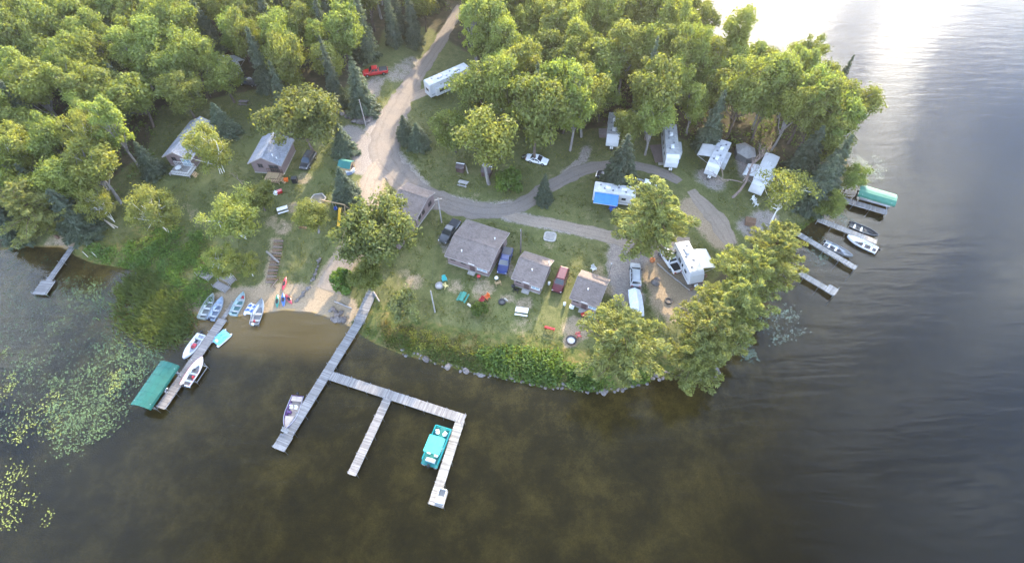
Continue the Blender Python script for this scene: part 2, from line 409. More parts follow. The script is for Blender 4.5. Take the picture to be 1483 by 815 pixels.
for k, (s, hw) in ROADP.items():
    me_ = MB(); rows = []; NC = 9
    for i, p in enumerate(s):
        t = (s[min(i+1,len(s)-1)]-s[max(i-1,0)]); t.z = 0; t.normalize(); n = Vector((-t.y,t.x,0)); row = []
        for j in range(NC):
            u = -1+2*j/(NC-1); w = hw[i]
            if abs(u) == 1: w *= 1+.16*math.sin(i*.9+u*2)*math.sin(i*.37+1)+random.uniform(-.09,.09)
            qp = p+n*(u*w); row.append((qp.x, qp.y, gz(qp.x,qp.y)+(.035 if abs(u) < 1 else -.01)+{'main_road':.012,'loop_road':.008}.get(k,.004)))
        rows.append(row)
    vs = [p for r in rows for p in r]; fs = [(i*NC+j,i*NC+j+1,(i+1)*NC+j+1,(i+1)*NC+j) for i in range(len(rows)-1) for j in range(NC-1)]
    me_.add(vs, fs); ro_ = me_.build(k, asph if k in ('main_road','loop_road') else tan, smooth=True); tag(ro_, kind='structure'); aa = ro_.data.attributes.new('across','FLOAT','POINT'); aa.data.foreach_set('value', [abs(-1+2*j/(NC-1)) for _r in rows for j in range(NC)])

# lake: a closed body of tea-coloured water
wm, nt, out = newmat('lake_water_clear')
v = coord(nt)
vs1 = coord(nt,'Object',(.3,1.5,1),(0,0,R(7))); vs2 = coord(nt,'Object',(1.1,2.6,1),(0,0,R(-16)))
big = noise(nt, .35, 3, .5, vs1, .6); sm = noise(nt, 1.0, 4, .6, vs2, .4)
patch = ramp(nt, noise(nt, .03, 3, .5, v, .5), [(.35,.12),(.62,1.0)])
h = math_(nt,'ADD',math_(nt,'MULTIPLY',big,.6),math_(nt,'MULTIPLY',math_(nt,'MULTIPLY',sm,.2),patch))
nrm = bump(nt, h, .5, .26)
fr = N(nt,'Fresnel'); fr.inputs['IOR'].default_value = 1.34; nt.links.new(nrm, fr.inputs['Normal'])
tr = N(nt,'BsdfTransparent'); gl = N(nt,'BsdfGlossy'); gl.inputs['Roughness'].default_value = .045; nt.links.new(nrm, gl.inputs['Normal'])
mx = N(nt,'MixShader'); nt.links.new(fr.outputs[0], mx.inputs[0]); nt.links.new(tr.outputs[0], mx.inputs[1]); nt.links.new(gl.outputs[0], mx.inputs[2])
nt.links.new(mx.outputs[0], out.inputs['Surface'])
va = N(nt,'VolumeAbsorption'); va.inputs['Color'].default_value = (.66,.6,.3,1); va.inputs['Density'].default_value = .42
vsc = N(nt,'VolumeScatter'); vsc.inputs['Color'].default_value = (.95,.62,.26,1); vsc.inputs['Density'].default_value = .07; vsc.inputs['Anisotropy'].default_value = .2
adv = N(nt,'AddShader'); nt.links.new(va.outputs[0], adv.inputs[0]); nt.links.new(vsc.outputs[0], adv.inputs[1]); nt.links.new(adv.outputs[0], out.inputs['Volume'])
wb = MB().box((0,0,-45),(6600,6600,90)); tag(wb.build('lake_water', wm), kind='structure')
# ================================================================ cabins
SH_BROWN = shingles('shingle_brown', (.18,.146,.13)); SH_GREY = shingles('shingle_grey', (.25,.26,.29))
SID_MAUVE = siding('siding_mauve', (.21,.155,.145)); TRIM = plain('trim_brown', (.09,.055,.05)); FASCIA = plain('fascia', (.3,.26,.24)); WHITE = plain('white_paint', (.72,.72,.7), .5)
PVC = plain('pipe_white', (.75,.75,.75), .4); CONC = plain('concrete', (.33,.31,.28), .9, 0, .3, 4); BLACK = plain('black_plastic', (.02,.02,.022), .5); DARK = plain('dark_metal', (.05,.05,.055), .45, .6)
ALU = plain('aluminium', (.5,.51,.52), .38, .85, .2, 4); GLASS = glass(); DKWOOD = wood('wood_brown', (.13,.075,.05)); GREYWOOD = wood('wood_grey', (.34,.32,.3)); TANWOOD = wood('wood_tan', (.42,.3,.17))
RED = paint('red_paint', (.42,.02,.025)); BLUE = paint('blue_paint', (.03,.1,.42)); GREEN = paint('green_paint', (.015,.14,.1)); ORANGE = paint('orange_paint', (.7,.13,.02)); YELLOW = paint('yellow_paint', (.75,.45,.03)); TEAL = paint('teal_paint', (.02,.33,.33)); RUBBER = plain('rubber', (.018,.018,.018), .85); CHROME = plain('bright_metal', (.65,.65,.66), .2, 1.0)

def wall_opening(root, kind, origin, ang, u, w, z, h, curtain=False, glassmat=None):
    """a framed window or a door standing proud of a wall; origin and ang give the wall line in the thing's space"""
    ox, oy = origin; ca, sa = math.cos(ang), math.sin(ang)
    M = Matrix.Translation((ox+ca*u, oy+sa*u, z)) @ Matrix.Rotation(ang,4,'Z')
    def mk(parts):
        b = MB()
        for c, s in parts: 
            t = MB().box(c, s); b.add(t.v, t.f, 0, M)
        return b
    if kind == 'window':
        f = .07
        fr = mk([((w/2,-.03,f/2),(w+.1,.08,f)),((w/2,-.03,h-f/2),(w+.1,.08,f)),((f/2,-.028,h/2),(f,.076,h-2*f)),((w-f/2,-.028,h/2),(f,.076,h-2*f)),((w/2,-.026,h/2),(f*.8,.07,h-2*f))]).build('window', WHITE if curtain else TRIM, root)
        mk([((w/2,-.01,h/2),(w-2*f,.02,h-2*f))]).build('pane', glassmat or GLASS, fr)
    else:
        d = mk([((w/2,-.025,h/2),(w,.05,h)),((w/2,-.055,h*.72),(w*.6,.015,h*.3)),((w/2,-.055,h*.28),(w*.6,.015,h*.3))]).build('door', kind == 'screen' and DARK or TRIM, root)
        mk([((w*.86,-.08,h*.47),(.05,.06,.12))]).build('handle', CHROME, d)
def cabin(label, p_fl, p_fr, ze, zr, run_f, run_b, zb, roofm, ins=(.35,.35,.45), gables=(), front=(), rightw=(), vents=(), steps=True, width=None, group='mauve cabins of the resort'):
    """p_fl, p_fr: the ends of one eave as seen in the photo (heights above the ground); u runs along that eave, v away from it"""
    g = ground(*p_fl, ze).z; a, b = ground(*p_fl, ze), ground(*p_fr, ze)
    ang = heading(a, b); L = width or (Vector((b.x,b.y))-Vector((a.x,a.y))).length
    root = thing('cabin', label, 'cabin', (a.x, a.y, g-.05), ang, group)
    D_ = run_f+run_b; iu, ifr, ib = ins
    kf = (zr-ze)/run_f; kb = (zr-zb)/run_b; t = .13
    wl = MB(); prof = [(ifr,0),(D_-ib,0),(D_-ib,zb+kb*ib-t),(run_f,zr-t),(ifr,ze+kf*ifr-t)]
    wl.loft([[(iu,y,z) for y,z in prof],[(L-iu,y,z) for y,z in prof]]); wl.build('wall', SID_MAUVE, root)
    MB().box((L/2,(ifr+D_-ib)/2,.12),(L-2*iu+.08,D_-ifr-ib+.08,.3)).build('foundation', CONC, root)
    n = Vector((0,-kf,1)).normalized()
    r = MB(); r.loft([[(x,0,ze-t),(x,run_f,zr-t),(x,D_,zb-t),(x,D_,zb),(x,run_f,zr),(x,0,ze)] for x in (0,L)])
    ro = r.build('roof', roofm, root)
    fb = MB(); fb.box((L/2,-.02,ze-.1),(L+.06,.035,.2)); fb.box((L/2,D_+.02,zb-.1),(L+.06,.035,.2))
    for x in (-.02, L+.02):
        fb.beam((x,0,ze-.1),(x,run_f,zr-.1),.035,.2); fb.beam((x,run_f,zr-.1),(x,D_,zb-.1),.035,.2)
    fb.build('fascia', FASCIA, ro)
    MB().beam((0,run_f,zr+.015),(L,run_f,zr+.015),.3,.03).build('ridge_cap', roofm, ro)
    for (u, v) in vents:
        z = zr-abs(run_f-v)*(kf if v < run_f else kb)
        pv = MB(); pv.tube([(u,v,z-.1),(u,v,z+.38)], .075, 8); pv.tube([(u,v,z+.38),(u,v,z+.46)], .12, 8); pv.build('vent_pipe', PVC, ro)
    for it in front: wall_opening(root, it[0], (0,ifr), 0, *it[1:])
    for it in rightw: wall_opening(root, it[0], (L-iu,0), PI/2, *it[1:])
    if steps:
        for it in front:
            if it[0] != 'window':
                u = it[1]+it[2]/2; st = MB()
                for k in range(2): st.box((u,ifr-.3-.35*k,.22-.16*k+.02),(1.3,.36,.34-.1*k))
                st.build('step', GREYWOOD, root)
                pr = MB(); pr.box((u,ifr-.05,it[3]+it[4]+.12),(1.15,.5,.05)); pr.build('door_hood', WHITE, root)
    return root, a, ang, L
G2 = glass('bright_glass', (.25,.33,.38))
C1 = cabin('wide mauve cabin, the biggest of the three in the lawn row, with two roof vents', (643.6,370), (708.4,392), 2.4, 3.8, 4.0, 4.9, 2.7, SH_BROWN,
 front=[('window',.9,1.0,1.35,.75),('window',2.9,1.0,1.35,.75),('door',4.6,.95,.3,2.0),('window',6.0,1.9,1.15,.95,True,G2)], rightw=[('window',5.6,1.2,1.3,.9),('window',1.6,.8,1.3,.8)], vents=[(2.6,1.6),(6.9,6.0)])
C2 = cabin('small mauve cabin between the blue pickup and the maroon wagon', (740.3,402.7), (784,417.3), 2.4, 3.9, 3.7, 2.5, 2.6, SH_BROWN,
 front=[('window',.7,1.0,1.35,.7),('door',2.2,.9,.3,2.0),('window',3.5,1.5,1.1,.95,True,G2)], rightw=[('window',1.9,.8,1.3,.8)], vents=[(2.9,2.2),(5.0,4.6)])
C3 = cabin('small mauve cabin at the right end of the row beside the gravel parking', (824.5,431), (866.5,446), 2.4, 3.9, 3.8, 2.3, 2.6, SH_BROWN,
 front=[('window',.6,1.0,1.35,.7),('door',2.1,.9,.3,2.0),('window',3.3,1.4,1.1,.95,True,G2)], rightw=[('window',1.9,.8,1.3,.8)], vents=[(2.4,2.1)])
pp = MB().tube([(0,0,0),(0,0,4.6)], .06, 8); tg = thing('chimney_pipe', 'tall bare metal pipe behind the right-hand small cabin', 'pipe', ground(880,406,0)+Vector((0,0,-.1))); pp.build('pipe', ALU, tg); MB().tube([(0,0,4.6),(0,0,4.85)], .13, 10).build('cap', ALU, tg)
C4 = cabin('low brown cabin half hidden under the big oak by the road', (562,303), (603.3,319.2), 2.6, 4.0, 4.4, 2.6, 3.1, SH_BROWN, ins=(.3,.3,.3),
 front=[], rightw=[('window',1.0,.9,1.2,1.0),('window',2.3,.9,1.2,1.0),('window',4.6,1.1,1.2,1.0)], vents=[], steps=False)
r4, a4, ang4, L4 = C4
an = MB(); an.loft([[(.6,y,z) for y,z in ((-5.6,0),(.28,0),(.28,2.35),(-5.6,2.0))],[(L4-.55,y,z) for y,z in ((-5.6,0),(.28,0),(.28,2.35),(-5.6,2.0))]]); an.build('annex_wall', SID_MAUVE, r4)
MB().loft([[(.3,-5.9,2.0),(.3,.29,2.38),(.3,.29,2.5),(.3,-5.9,2.12)],[(L4-.3,-5.9,2.0),(L4-.3,.29,2.38),(L4-.3,.29,2.5),(L4-.3,-5.9,2.12)]]).build('annex_roof', SH_BROWN, r4)
for v in (-5.2,-3.6,-1.8): wall_opening(r4, 'window', (L4-.55,0), PI/2, v, 1.1, 1.0, .9)
wall_opening(r4, 'window', (0,-5.6), 0, L4-2.2, 1.2, .95, .85)
# two gable-front cabins on the left terrace
def deck(root, x0, x1, y0, y1, z, m, railm):
    dk = MB()
    n = int((y1-y0)/.15)
    for k in range(n): dk.box(((x0+x1)/2, y0+(k+.5)*(y1-y0)/n, z), (x1-x0, (y1-y0)/n-.012, .05))
    d = dk.build('deck', m, root)
    for x in (x0+.1, (x0+x1)/2, x1-.1):
        for y in (y0+.1, y1-.1): MB().box((x,y,z/2-.03),(.12,.12,z)).build('deck_post', m, d)
    rl = MB()
    for (p, q_) in (((x0,y0),(x0,y1)),((x0,y1),(x1,y1)),((x1,y1),(x1,y0+1.0))):
        rl.beam((*p,z+.95),(*q_,z+.95),.09,.05); rl.beam((*p,z+.2),(*q_,z+.2),.05,.06); L = math.dist(p,q_); k = int(L/.35)
        for i in range(k+1):
            t = i/k; rl.box((p[0]+(q_[0]-p[0])*t, p[1]+(q_[1]-p[1])*t, z+.48),(.045,.045,.93))
    rl.build('railing', railm, root)
def gable_cabin(label, pbl, pfl, ze, zr, run, over, roofm, white):
    a, b = ground(*pbl, ze), ground(*pfl, ze); L = (b-a).to_2d().length
    r, a, ang, L = cabin(label, pbl, pfl, ze, zr, run, run, ze, roofm, ins=(.45,.4,.4), steps=False, group='gable fronted cabins on the terrace', vents=[(L-1.5,run*1.45),(L-1.2,run*1.7)] if not white else [],
        rightw=[('window',run*.5,1.0,1.5,.95),('screen' if False else 'window',run*1.15,1.9,.5,1.85,white,G2 if white else None)])
    deck(r, L-.3, L+2.3, run*(.55 if white else .95), run*(2.0 if white else 1.9), .55, GREYWOOD if white else TANWOOD, WHITE if white else DKWOOD)
    st = MB()
    for k in range(3): st.box((L+1.2+.1*k, run*(2.0 if white else 1.9)+.2+.3*k, .45-.16*k),(1.1,.32,.06))
    st.build('step', TANWOOD, r)
    return r, L, run
G1 = gable_cabin('grey roofed gable cabin with a white railed deck, farthest left', (275.2,175.2), (234,227), 2.6, 4.2, 3.0, .5, SH_GREY, True)
GB = gable_cabin('grey roofed gable cabin with brown deck stairs, by the dark car', (379.5,198), (358,236.7), 2.7, 4.5, 3.3, .5, SH_GREY, False)
def table_set(label, p, rz, up, tc, cc):
    t = thing('patio_table', label, 'table', p+Vector((0,0,up)), rz)
    MB().lathe([(.02,.70),(.6,.70),(.6,.74),(.02,.74)], 18).build('table_top', tc, t)
    for k in range(4): MB().tube([(.4*math.cos(k*PI/2+.7),.4*math.sin(k*PI/2+.7),.7),(.5*math.cos(k*PI/2+.7),.5*math.sin(k*PI/2+.7),0)], .025, 6).build('leg', cc, t)
r, L, run = G1
M_ = Matrix.Translation(r.location) @ Matrix.Rotation(r.rotation_euler.z,4,'Z')
table_set('round white patio table on the white railed deck', M_ @ Vector((L+1.0,run*1.1,.58)), 0, 0, WHITE, WHITE)
# green roofed shed, two small dark huts
def hut(label, px, rz, w, l, h, roofm, wallm, ridge=None, name='shed'):
    p = ground(px[0], px[1], h*.8); t = thing(name, label, 'shed', p, rz)
    b = MB(); b.loft([[(x,-w/2+.12,0),(x,w/2-.12,0),(x,w/2-.12,h*.72),(x,0,h-.08),(x,-w/2+.12,h*.72)] for x in (-l/2+.12,l/2-.12)]); b.build('wall', wallm, t)
    k = MB(); k.loft([[(x,-w/2,h*.66),(x,0,h),(x,w/2,h*.66),(x,w/2,h*.66+.06),(x,0,h+.06),(x,-w/2,h*.66+.06)] for x in (-l/2,l/2)]); ro = k.build('roof', roofm, t)
    if ridge: MB().beam((-l/2,0,h+.09),(l/2,0,h+.09),.22,.05).build('ridge_cap', ridge, ro)
    d = MB().box((l/2-.1,0,h*.33),(.05,w*.35,h*.62)).build('door', TRIM, t); MB().box((l/2-.05,w*.1,h*.33),(.05,.05,.1)).build('handle', CHROME, d)
    return t
GRNROOF = plain('green_metal_roof', (.02,.14,.125), .5, 0, .2, 2)
hut('small wooden pump shed with a green roof beside the sandy track', (500.5,236), R(-14), 2.4, 2.6, 2.3, GRNROOF, TANWOOD)
hut('dark little hut with a white ridge, nearest the leaning tree trunk', (705.5,243), R(-15), 2.6, 2.0, 1.8, plain('dark_shingle',(.075,.06,.062),.9), TRIM, WHITE)
hut('dark little hut with a white ridge and a log leaning beside it', (667,239), R(-14), 1.9, 1.7, 1.6, plain('dark_shingle',(.075,.06,.062),.9), TRIM, WHITE)

# ================================================================ docks
PLANK = wood('dock_planks', (.205,.195,.19), 1.3, 13.0, .35); PLANK2 = wood('dock_planks_pale', (.27,.255,.235), 1.3, 13, .3); PLANK3 = wood('dock_planks_dark', (.22,.2,.19), 1.3, 13, .4)
TONES = {}
for nm_, c_ in (('dock_planks',(.205,.195,.19)),('dock_planks_pale',(.27,.255,.235)),('dock_planks_dark',(.22,.2,.19))): TONES[nm_] = [wood(nm_+'_stained',tuple(x*.8 for x in c_),1.3,13,.4), wood(nm_+'_bleached',tuple(x*1.22 for x in c_),1.3,13,.3)]
def dock(label, a, b, width, z=.5, m=PLANK, posts=2.6, end=None, name='dock', sect=3.0):
    a, b = W(*a, z), W(*b, z); L = (b-a).to_2d().length; ang = heading(a, b)
    t = thing(name, label, 'dock', (a.x, a.y, 0), ang, 'docks along the shore')
    d = MB(); x = 0.0; pw = .14
    def planks(x0, x1, y0, y1, zz):
        x = x0
        while x < x1-.02:
            gap = .03 if int(x/sect) != int((x+pw)/sect) else .012
            d.box((x+pw/2, (y0+y1)/2+random.uniform(-.03,.03), zz-.02+random.uniform(-.008,.008)), (pw-gap, y1-y0+random.uniform(-.05,.03), .04), random.gauss(0,.012), random.choice((0,0,0,1,1,2) if math.sin(x*.9)+math.sin(x*.31+1) < .6 else (0,1,1,2,2,2)), random.gauss(0,.01)); x += pw
    planks(0, L-(end[0] if end else 0), -width/2, width/2, z)
    if end: planks(L-end[0], L, end[1], end[2], z)
    d.build('deck', [m, *TONES[m.name]], t)
    s = MB()
    for y in (-width/2+.05, width/2-.05): s.box((L/2,y,z-.12),(L,.06,.15))
    if end:
        for y in (end[1]+.05, end[2]-.05): s.box((L-end[0]/2,y+.001,z-.121),(end[0],.055,.15))
    s.build('frame', GREYWOOD, t)
    n = max(2, int(L/posts))
    for i in range(n+1):
        x = min(L-.1, .1+i*L/n)
        for y in (-width/2-.03, width/2+.03):
            if end and i == n: y = end[1]-.03 if y < 0 else end[2]+.03
            p = (Matrix.Translation(t.location) @ Matrix.Rotation(ang,4,'Z')) @ Vector((x,y,0)); b0 = min(gz(p.x,p.y), .2)-.25
            MB().tube([(x,y,b0),(x,y,z+.22+.15*(i%2))], .035, 6).build('post', ALU, t)
    return t, L, ang
DK = {}
DK['root'] = dock('grey ramp where the long pier meets the grass', (546.5,404), (520,465), 1.75, .75, PLANK, 3)
DK['main'] = dock('long grey pier running out from the shore, bass boat moored at its end', (520.5,464.5), (403.5,650.5), 1.5, .55, PLANK, 2.8, (2.2,-1.1,.9), 'pier')
DK['cross'] = dock('cross dock joining the long pier to the pontoon dock', (479,543.5), (672.5,606.5), 1.45, .56, PLANK, 2.9)
DK['fing'] = dock('short finger dock, the bare middle arm of the dock square', (561,577), (509.5,686), 1.3, .54, PLANK, 2.8)
DK['pont'] = dock('pale new dock beside the teal pontoon boat, with a step box on its end', (666.5,608), (627,731), 1.35, .545, PLANK2, 2.8, (2.2,-.7,1.45))
DK['left'] = dock('dark weathered dock between the fishing boats and the lift with a green cover', (322.5,461.5), (232.5,590), 1.5, .5, PLANK3, 2.4)
DK['plank'] = dock('narrow gangplank from the beach to the weathered dock', (338.5,436.5), (323,460.5), .6, .45, PLANK3, 2)
DK['far'] = dock('narrow grey dock with a wide end platform among lily pads, far left', (104.5,357), (56,426), .95, .5, PLANK, 3, (2.9,-1.2,1.2))
DK['cover'] = dock('sandy brown dock next to the green boat lift on the right shore', (1211,286), (1284,307), 1.35, .75, PLANK, 2.5)
DK['r1'] = dock('pale dock with two fishing boats tied to either side, right shore', (1184,317), (1269,350), 1.15, .75, PLANK2, 2.6)
DK['r2'] = dock('long dock on the right shore with one boat on its upper side', (1149,334), (1240,388), 1.1, .75, PLANK2, 2.6)
DK['r3'] = dock('bare dock with a wide end coming from under the big pine', (1143,386), (1210,425), 1.15, .75, PLANK2, 2.6, (1.6,-.65,1.25))
def on(dk, x, y, z): t, L, ang = dk; return (Matrix.Translation(t.location) @ Matrix.Rotation(ang,4,'Z')) @ Vector((x if x >= 0 else L+x,y,z))
# end-of-dock furniture
bx = thing('step_box', 'white framed step box on the end of the pale dock', 'step box', on(DK['pont'],-1.35,.75,.55), DK['pont'][2])
b = MB()
for y in (-.5,.5): b.box((0,y,.25),(1.9,.07,.5))
for x in (-.92,.92): b.box((x,0,.25),(.07,.93,.5))
b.build('frame', WHITE, bx); MB().box((.45,0,.4),(.8,.9,.05)).build('lid', plain('grey_plastic',(.25,.26,.27)), bx); MB().box((-.45,0,.1),(.85,.9,.04)).build('tread', PLANK2, bx)
def bench(label, p, rz, m, L=1.5, legm=None, name='bench', back=True):
    t = thing(name, label, 'bench', p, rz); s = MB()
    for k in range(3): s.box((0,-.16+.16*k,.44),(L,.13,.04))
    s.build('seat', m, t)
    if back:
        k_ = MB()
        for k in range(2): k_.box((0,.28+.03*k,.6+.18*k),(L,.03,.13))
        k_.build('backrest', m, t)
    for x in (-L/2+.15, L/2-.15):
        g = MB(); g.box((x,-.18,.21),(.06,.06,.42)); g.box((x,.2,.42 if back else .21),(.06,.06,.84 if back else .42)); g.build('leg', legm or m, t)
    return t
bench('grey slatted bench across the tip of the long pier', on(DK['main'],-2.6,-.55,.55), DK['main'][2]+PI/2, GREYWOOD, 1.1)

# ================================================================ boats
def interp(x, tab): return [float(np.interp(x, [r[0] for r in tab], [r[i] for r in tab])) for i in range(1, len(tab[0]))]
def boat_mesh(L, B, H, th=.05, bowrise=.22, flat=.75):
    """open hull, stern at x=0, bow at x=L: outer skin, rim and inner skin in one shell"""
    tab = [(0,.88,0),(.25,.97,0),(.5,1,0.01),(.7,.86,.06),(.85,.56,.18),(.95,.24,.38),(1,.03,.62)]
    o = MB(); rings = []
    for i in range(17):
        t = i/16; b, k = interp(t, tab); b *= B/2; z1 = H+bowrise*t**3; z0 = k*H; 
        def half(bb, zz, top): return [(bb,top),(bb*.96,zz+(top-zz)*.45),(bb*flat,zz+(top-zz)*.1),(0,zz)]
        O = half(b, z0, z1); bi = max(.01, b-th); I = half(bi, min(z0+.07, z1-.04), z1-.002)
        ring = [(-y,z) for y,z in O]+[(y,z) for y,z in O[-2::-1]]+[(y,z) for y,z in I]+[(-y,z) for y,z in I[-2::-1]]
        rings.append([(t*L,y,z) for y,z in ring])
    o.loft(rings, 0, False); return o
def boat(label, bow, stern, L, B, hullm, inm, seats=3, motor=None, extras='fishing', z=-.03, up=.35, name='rowboat', windshield=False, group='small boats'):
    a, b_ = ground(*stern, up), ground(*bow, up); ang = heading(a, b_); c = (a+b_)/2
    zz = max(z, gz(c.x,c.y)+.05) if z < .3 else z
    t = thing(name, label, 'boat', (c.x-math.cos(ang)*L/2, c.y-math.sin(ang)*L/2, zz), ang, group)
    H = .62
    h = boat_mesh(L, B, H).build('hull', hullm, t, smooth=False)
    MB().box((.03,0,H*.48),(.06,B*.84,H*.92)).build('transom', hullm, h)
    MB().loft([[(x,-w,.1),(x,w,.1),(x,w,.13),(x,-w,.13)] for x, w in ((.06,B*.36),(L*.5,B*.4),(L*.75,B*.28),(L*.88,B*.12))]).build('floor', inm, t)
    gw = MB()
    for s_ in (-1,1): gw.tube([(L*q, s_*(interp(q,[(0,.88),(.25,.97),(.5,1),(.7,.86),(.85,.56),(.95,.24),(1,.03)])[0]*B/2), H+.22*q**3+.01) for q in [i/12 for i in range(13)]], .025, 5)
    gw.build('gunwale', RED if label.startswith('red trimmed') else ALU, h)
    for k in range(seats):
        x = L*(.17+.25*k); w = B*(.86 if k < 2 else .76 if k < 3 else .5)
        MB().box((x,0,.36),(.3,w,.05)).build('seat', SEATM if extras == 'row' else ALU, t)
    if extras == 'bass':
        MB().loft([[(x,-w,.5),(x,w,.5),(x,w,.54),(x,-w,.54)] for x, w in ((L*.62,B*.4),(L*.75,B*.33),(L*.88,B*.18),(L*.94,B*.09))]).build('bow_deck', inm, t)
        MB().box((.5,0,.5),(.8,B*.8,.05)).build('stern_deck', inm, t)
        for y in (-.38,.38):
            s2 = MB(); s2.box((L*.36,y,.5),(.42,.42,.12)); s2.box((L*.36-.2,y,.72),(.1,.42,.4)); s2.build('chair', WHITE, t)
        cs = MB().box((L*.5,-.4,.5),(.4,.55,.65),taper=.8).build('console', hullm, t)
        MB().tube([(L*.47,-.4,.82),(L*.44,-.4,.9)], .16, 12).build('steering_wheel', BLACK, cs)
    if extras == 'fishing':
        for x, y, m in ((L*.3,-.1,BLACK),(L*.55,.08,DARK)):
            s2 = MB(); s2.box((x,y,.44),(.4,.42,.09)); s2.box((x-.2,y,.62),(.07,.42,.32)); s2.build('chair', m, t)
    if windshield:
        MB().loft([[(L*.62,-B*.38,.62),(L*.62,B*.38,.62),(L*.635,B*.38,.62),(L*.635,-B*.38,.62)],[(L*.56,-B*.33,.98),(L*.56,B*.33,.98),(L*.57,B*.33,.98),(L*.57,-B*.33,.98)]]).build('windshield', GLASS, t)
    if motor:
        mo = MB(); mo.box((-.2,0,.95),(.42,.3,.36),taper=.75); mo.build('outboard_motor', motor, t)
        mm = [c_ for c_ in COL.objects if c_.parent is t and c_.name.startswith('outboard_motor')][0]
        MB().tube([(-.18,0,.8),(-.16,0,.05)], .07, 6).build('shaft', DARK, mm); MB().tube([(.0,.05,.85),(.45,.12,.92)], .025, 5).build('tiller', BLACK, mm)
    return t
SEATM = plain('thwart_grey',(.4,.41,.42),.5); ALU_G = plain('hull_grey_green', (.42,.46,.42), .4, .5); ALU_B = plain('hull_grey_blue', (.42,.5,.6), .4, .4); IN_GREY = plain('boat_floor_grey', (.16,.165,.155)); IN_TEAL = plain('boat_floor_teal', (.1,.19,.185)); IN_DK = plain('boat_floor_dark', (.12,.12,.13)); HULLW = plain('hull_white', (.74,.74,.76), .3, 0, .1, 2, .5, .4); HULLP = plain('hull_plum', (.11,.05,.16), .3, 0, .1, 2, .5, .5); CARPET = plain('boat_carpet_tan', (.4,.33,.28), .9)
boat('grey-green aluminium rowboat, outermost of the pair at the reeds', (309.8,426.4), (292.3,462), 4.9, 1.65, ALU_G, IN_GREY, 3, None, 'row')
boat('pale blue rowboat with a white box aboard, beached beside the gangplank', (322.6,431.8), (306.4,463), 4.5, 1.55, ALU_B, plain('boat_floor_blue',(.15,.18,.24)), 3, BLACK, 'row')
b3 = boat('teal floored rowboat with a red life vest in the bow, beached by the gangplank', (353.7,424.8), (338.6,456), 4.5, 1.6, plain('hull_teal_grey',(.4,.52,.52),.4,.3), IN_TEAL, 3, None, 'row')
b4 = boat('long grey boat with a white outboard beached next to the paddle boat', (380,434), (368.8,470), 5.0, 1.75, ALU, plain('boat_floor_slate',(.15,.16,.18)), 2, WHITE, 'row')
b5 = boat('white fishing boat with a red seat cushion, on the reed side of the weathered dock', (268.7,517), (290.5,487), 4.7, 1.7, HULLW, plain('boat_floor_lilac',(.34,.34,.38)), 2, BLACK, 'fishing')
b6 = boat('red trimmed fishing boat raised on a lift beside the weathered dock', (292.5,518), (268,556), 5.0, 1.8, HULLW, IN_DK, 2, BLACK, 'fishing', z=.55, up=1.1)
b7 = boat('white bass boat with tan deck moored at the long pier', (415.8,618), (430.5,577), 5.3, 2.05, HULLP, CARPET, 0, BLACK, 'bass')
b8 = boat('dark fishing boat on the upper side of the pale right-shore dock', (1268.5,341), (1233,326), 5.0, 1.8, plain('hull_black',(.05,.05,.055),.35), plain('boat_floor_olive',(.2,.19,.16)), 2, BLACK, 'fishing')
b9 = boat('white fishing boat with teal stripe on the lower side of the pale right-shore dock', (1228.6,344), (1267,362), 5.4, 1.85, HULLW, IN_DK, 2, BLACK, 'fishing')
b10 = boat('grey fishing boat with dark outboard moored by the long right-shore dock', (1233,372), (1195,353), 5.0, 1.75, ALU, IN_DK, 2, BLACK, 'fishing')
def in_boat(name, label, cat, bt, x, y, z, mb, m):
    p = (Matrix.Translation(bt.location) @ Matrix.Rotation(bt.rotation_euler.z,4,'Z')) @ Vector((x,y,z))
    return tag(mb.build(name, m, None, p, bt.rotation_euler.z), label, cat)
def vest():
    b = MB(); b.loft([[(-.3*s,-.26*s,z),(.3*s,-.3*s,z),(.34*s,.05,z),(.3*s,.3*s,z),(-.3*s,.26*s,z)] for s, z in ((.9,0),(1,.08),(.7,.16))]); return b
in_boat('life_vest', 'red life vest lying in the bow of the teal floored boat', 'life vest', b3, 3.7, 0, .15, vest(), RED)
in_boat('seat_cushion', 'red seat cushion in the white boat beside the reeds', 'cushion', b5, 2.2, .1, .46, MB().loft([[(-.4*s,-.35*s,z),(.4*s,-.35*s,z),(.4*s,.35*s,z),(-.4*s,.35*s,z)] for s,z in ((.92,0),(1,.06),(.9,.13))]), RED)
in_boat('fuel_can', 'red fuel can near the outboard of the long grey beached boat', 'fuel can', b4, .75, .25, .14, MB().loft([[(-.2*s,-.16*s,z),(.2*s,-.16*s,z),(.2*s,.16*s,z),(-.2*s,.16*s,z)] for s,z in ((1,0),(1,.28),(.7,.34),(.2,.36),(.2,.42))]), RED)
in_boat('fuel_can', 'red fuel can in the fishing boat up on the lift', 'fuel can', b6, 1.6, -.3, .14, MB().loft([[(-.2*s,-.16*s,z),(.2*s,-.16*s,z),(.2*s,.16*s,z),(-.2*s,.16*s,z)] for s,z in ((1,0),(1,.28),(.7,.34),(.2,.36),(.2,.42))]), RED)
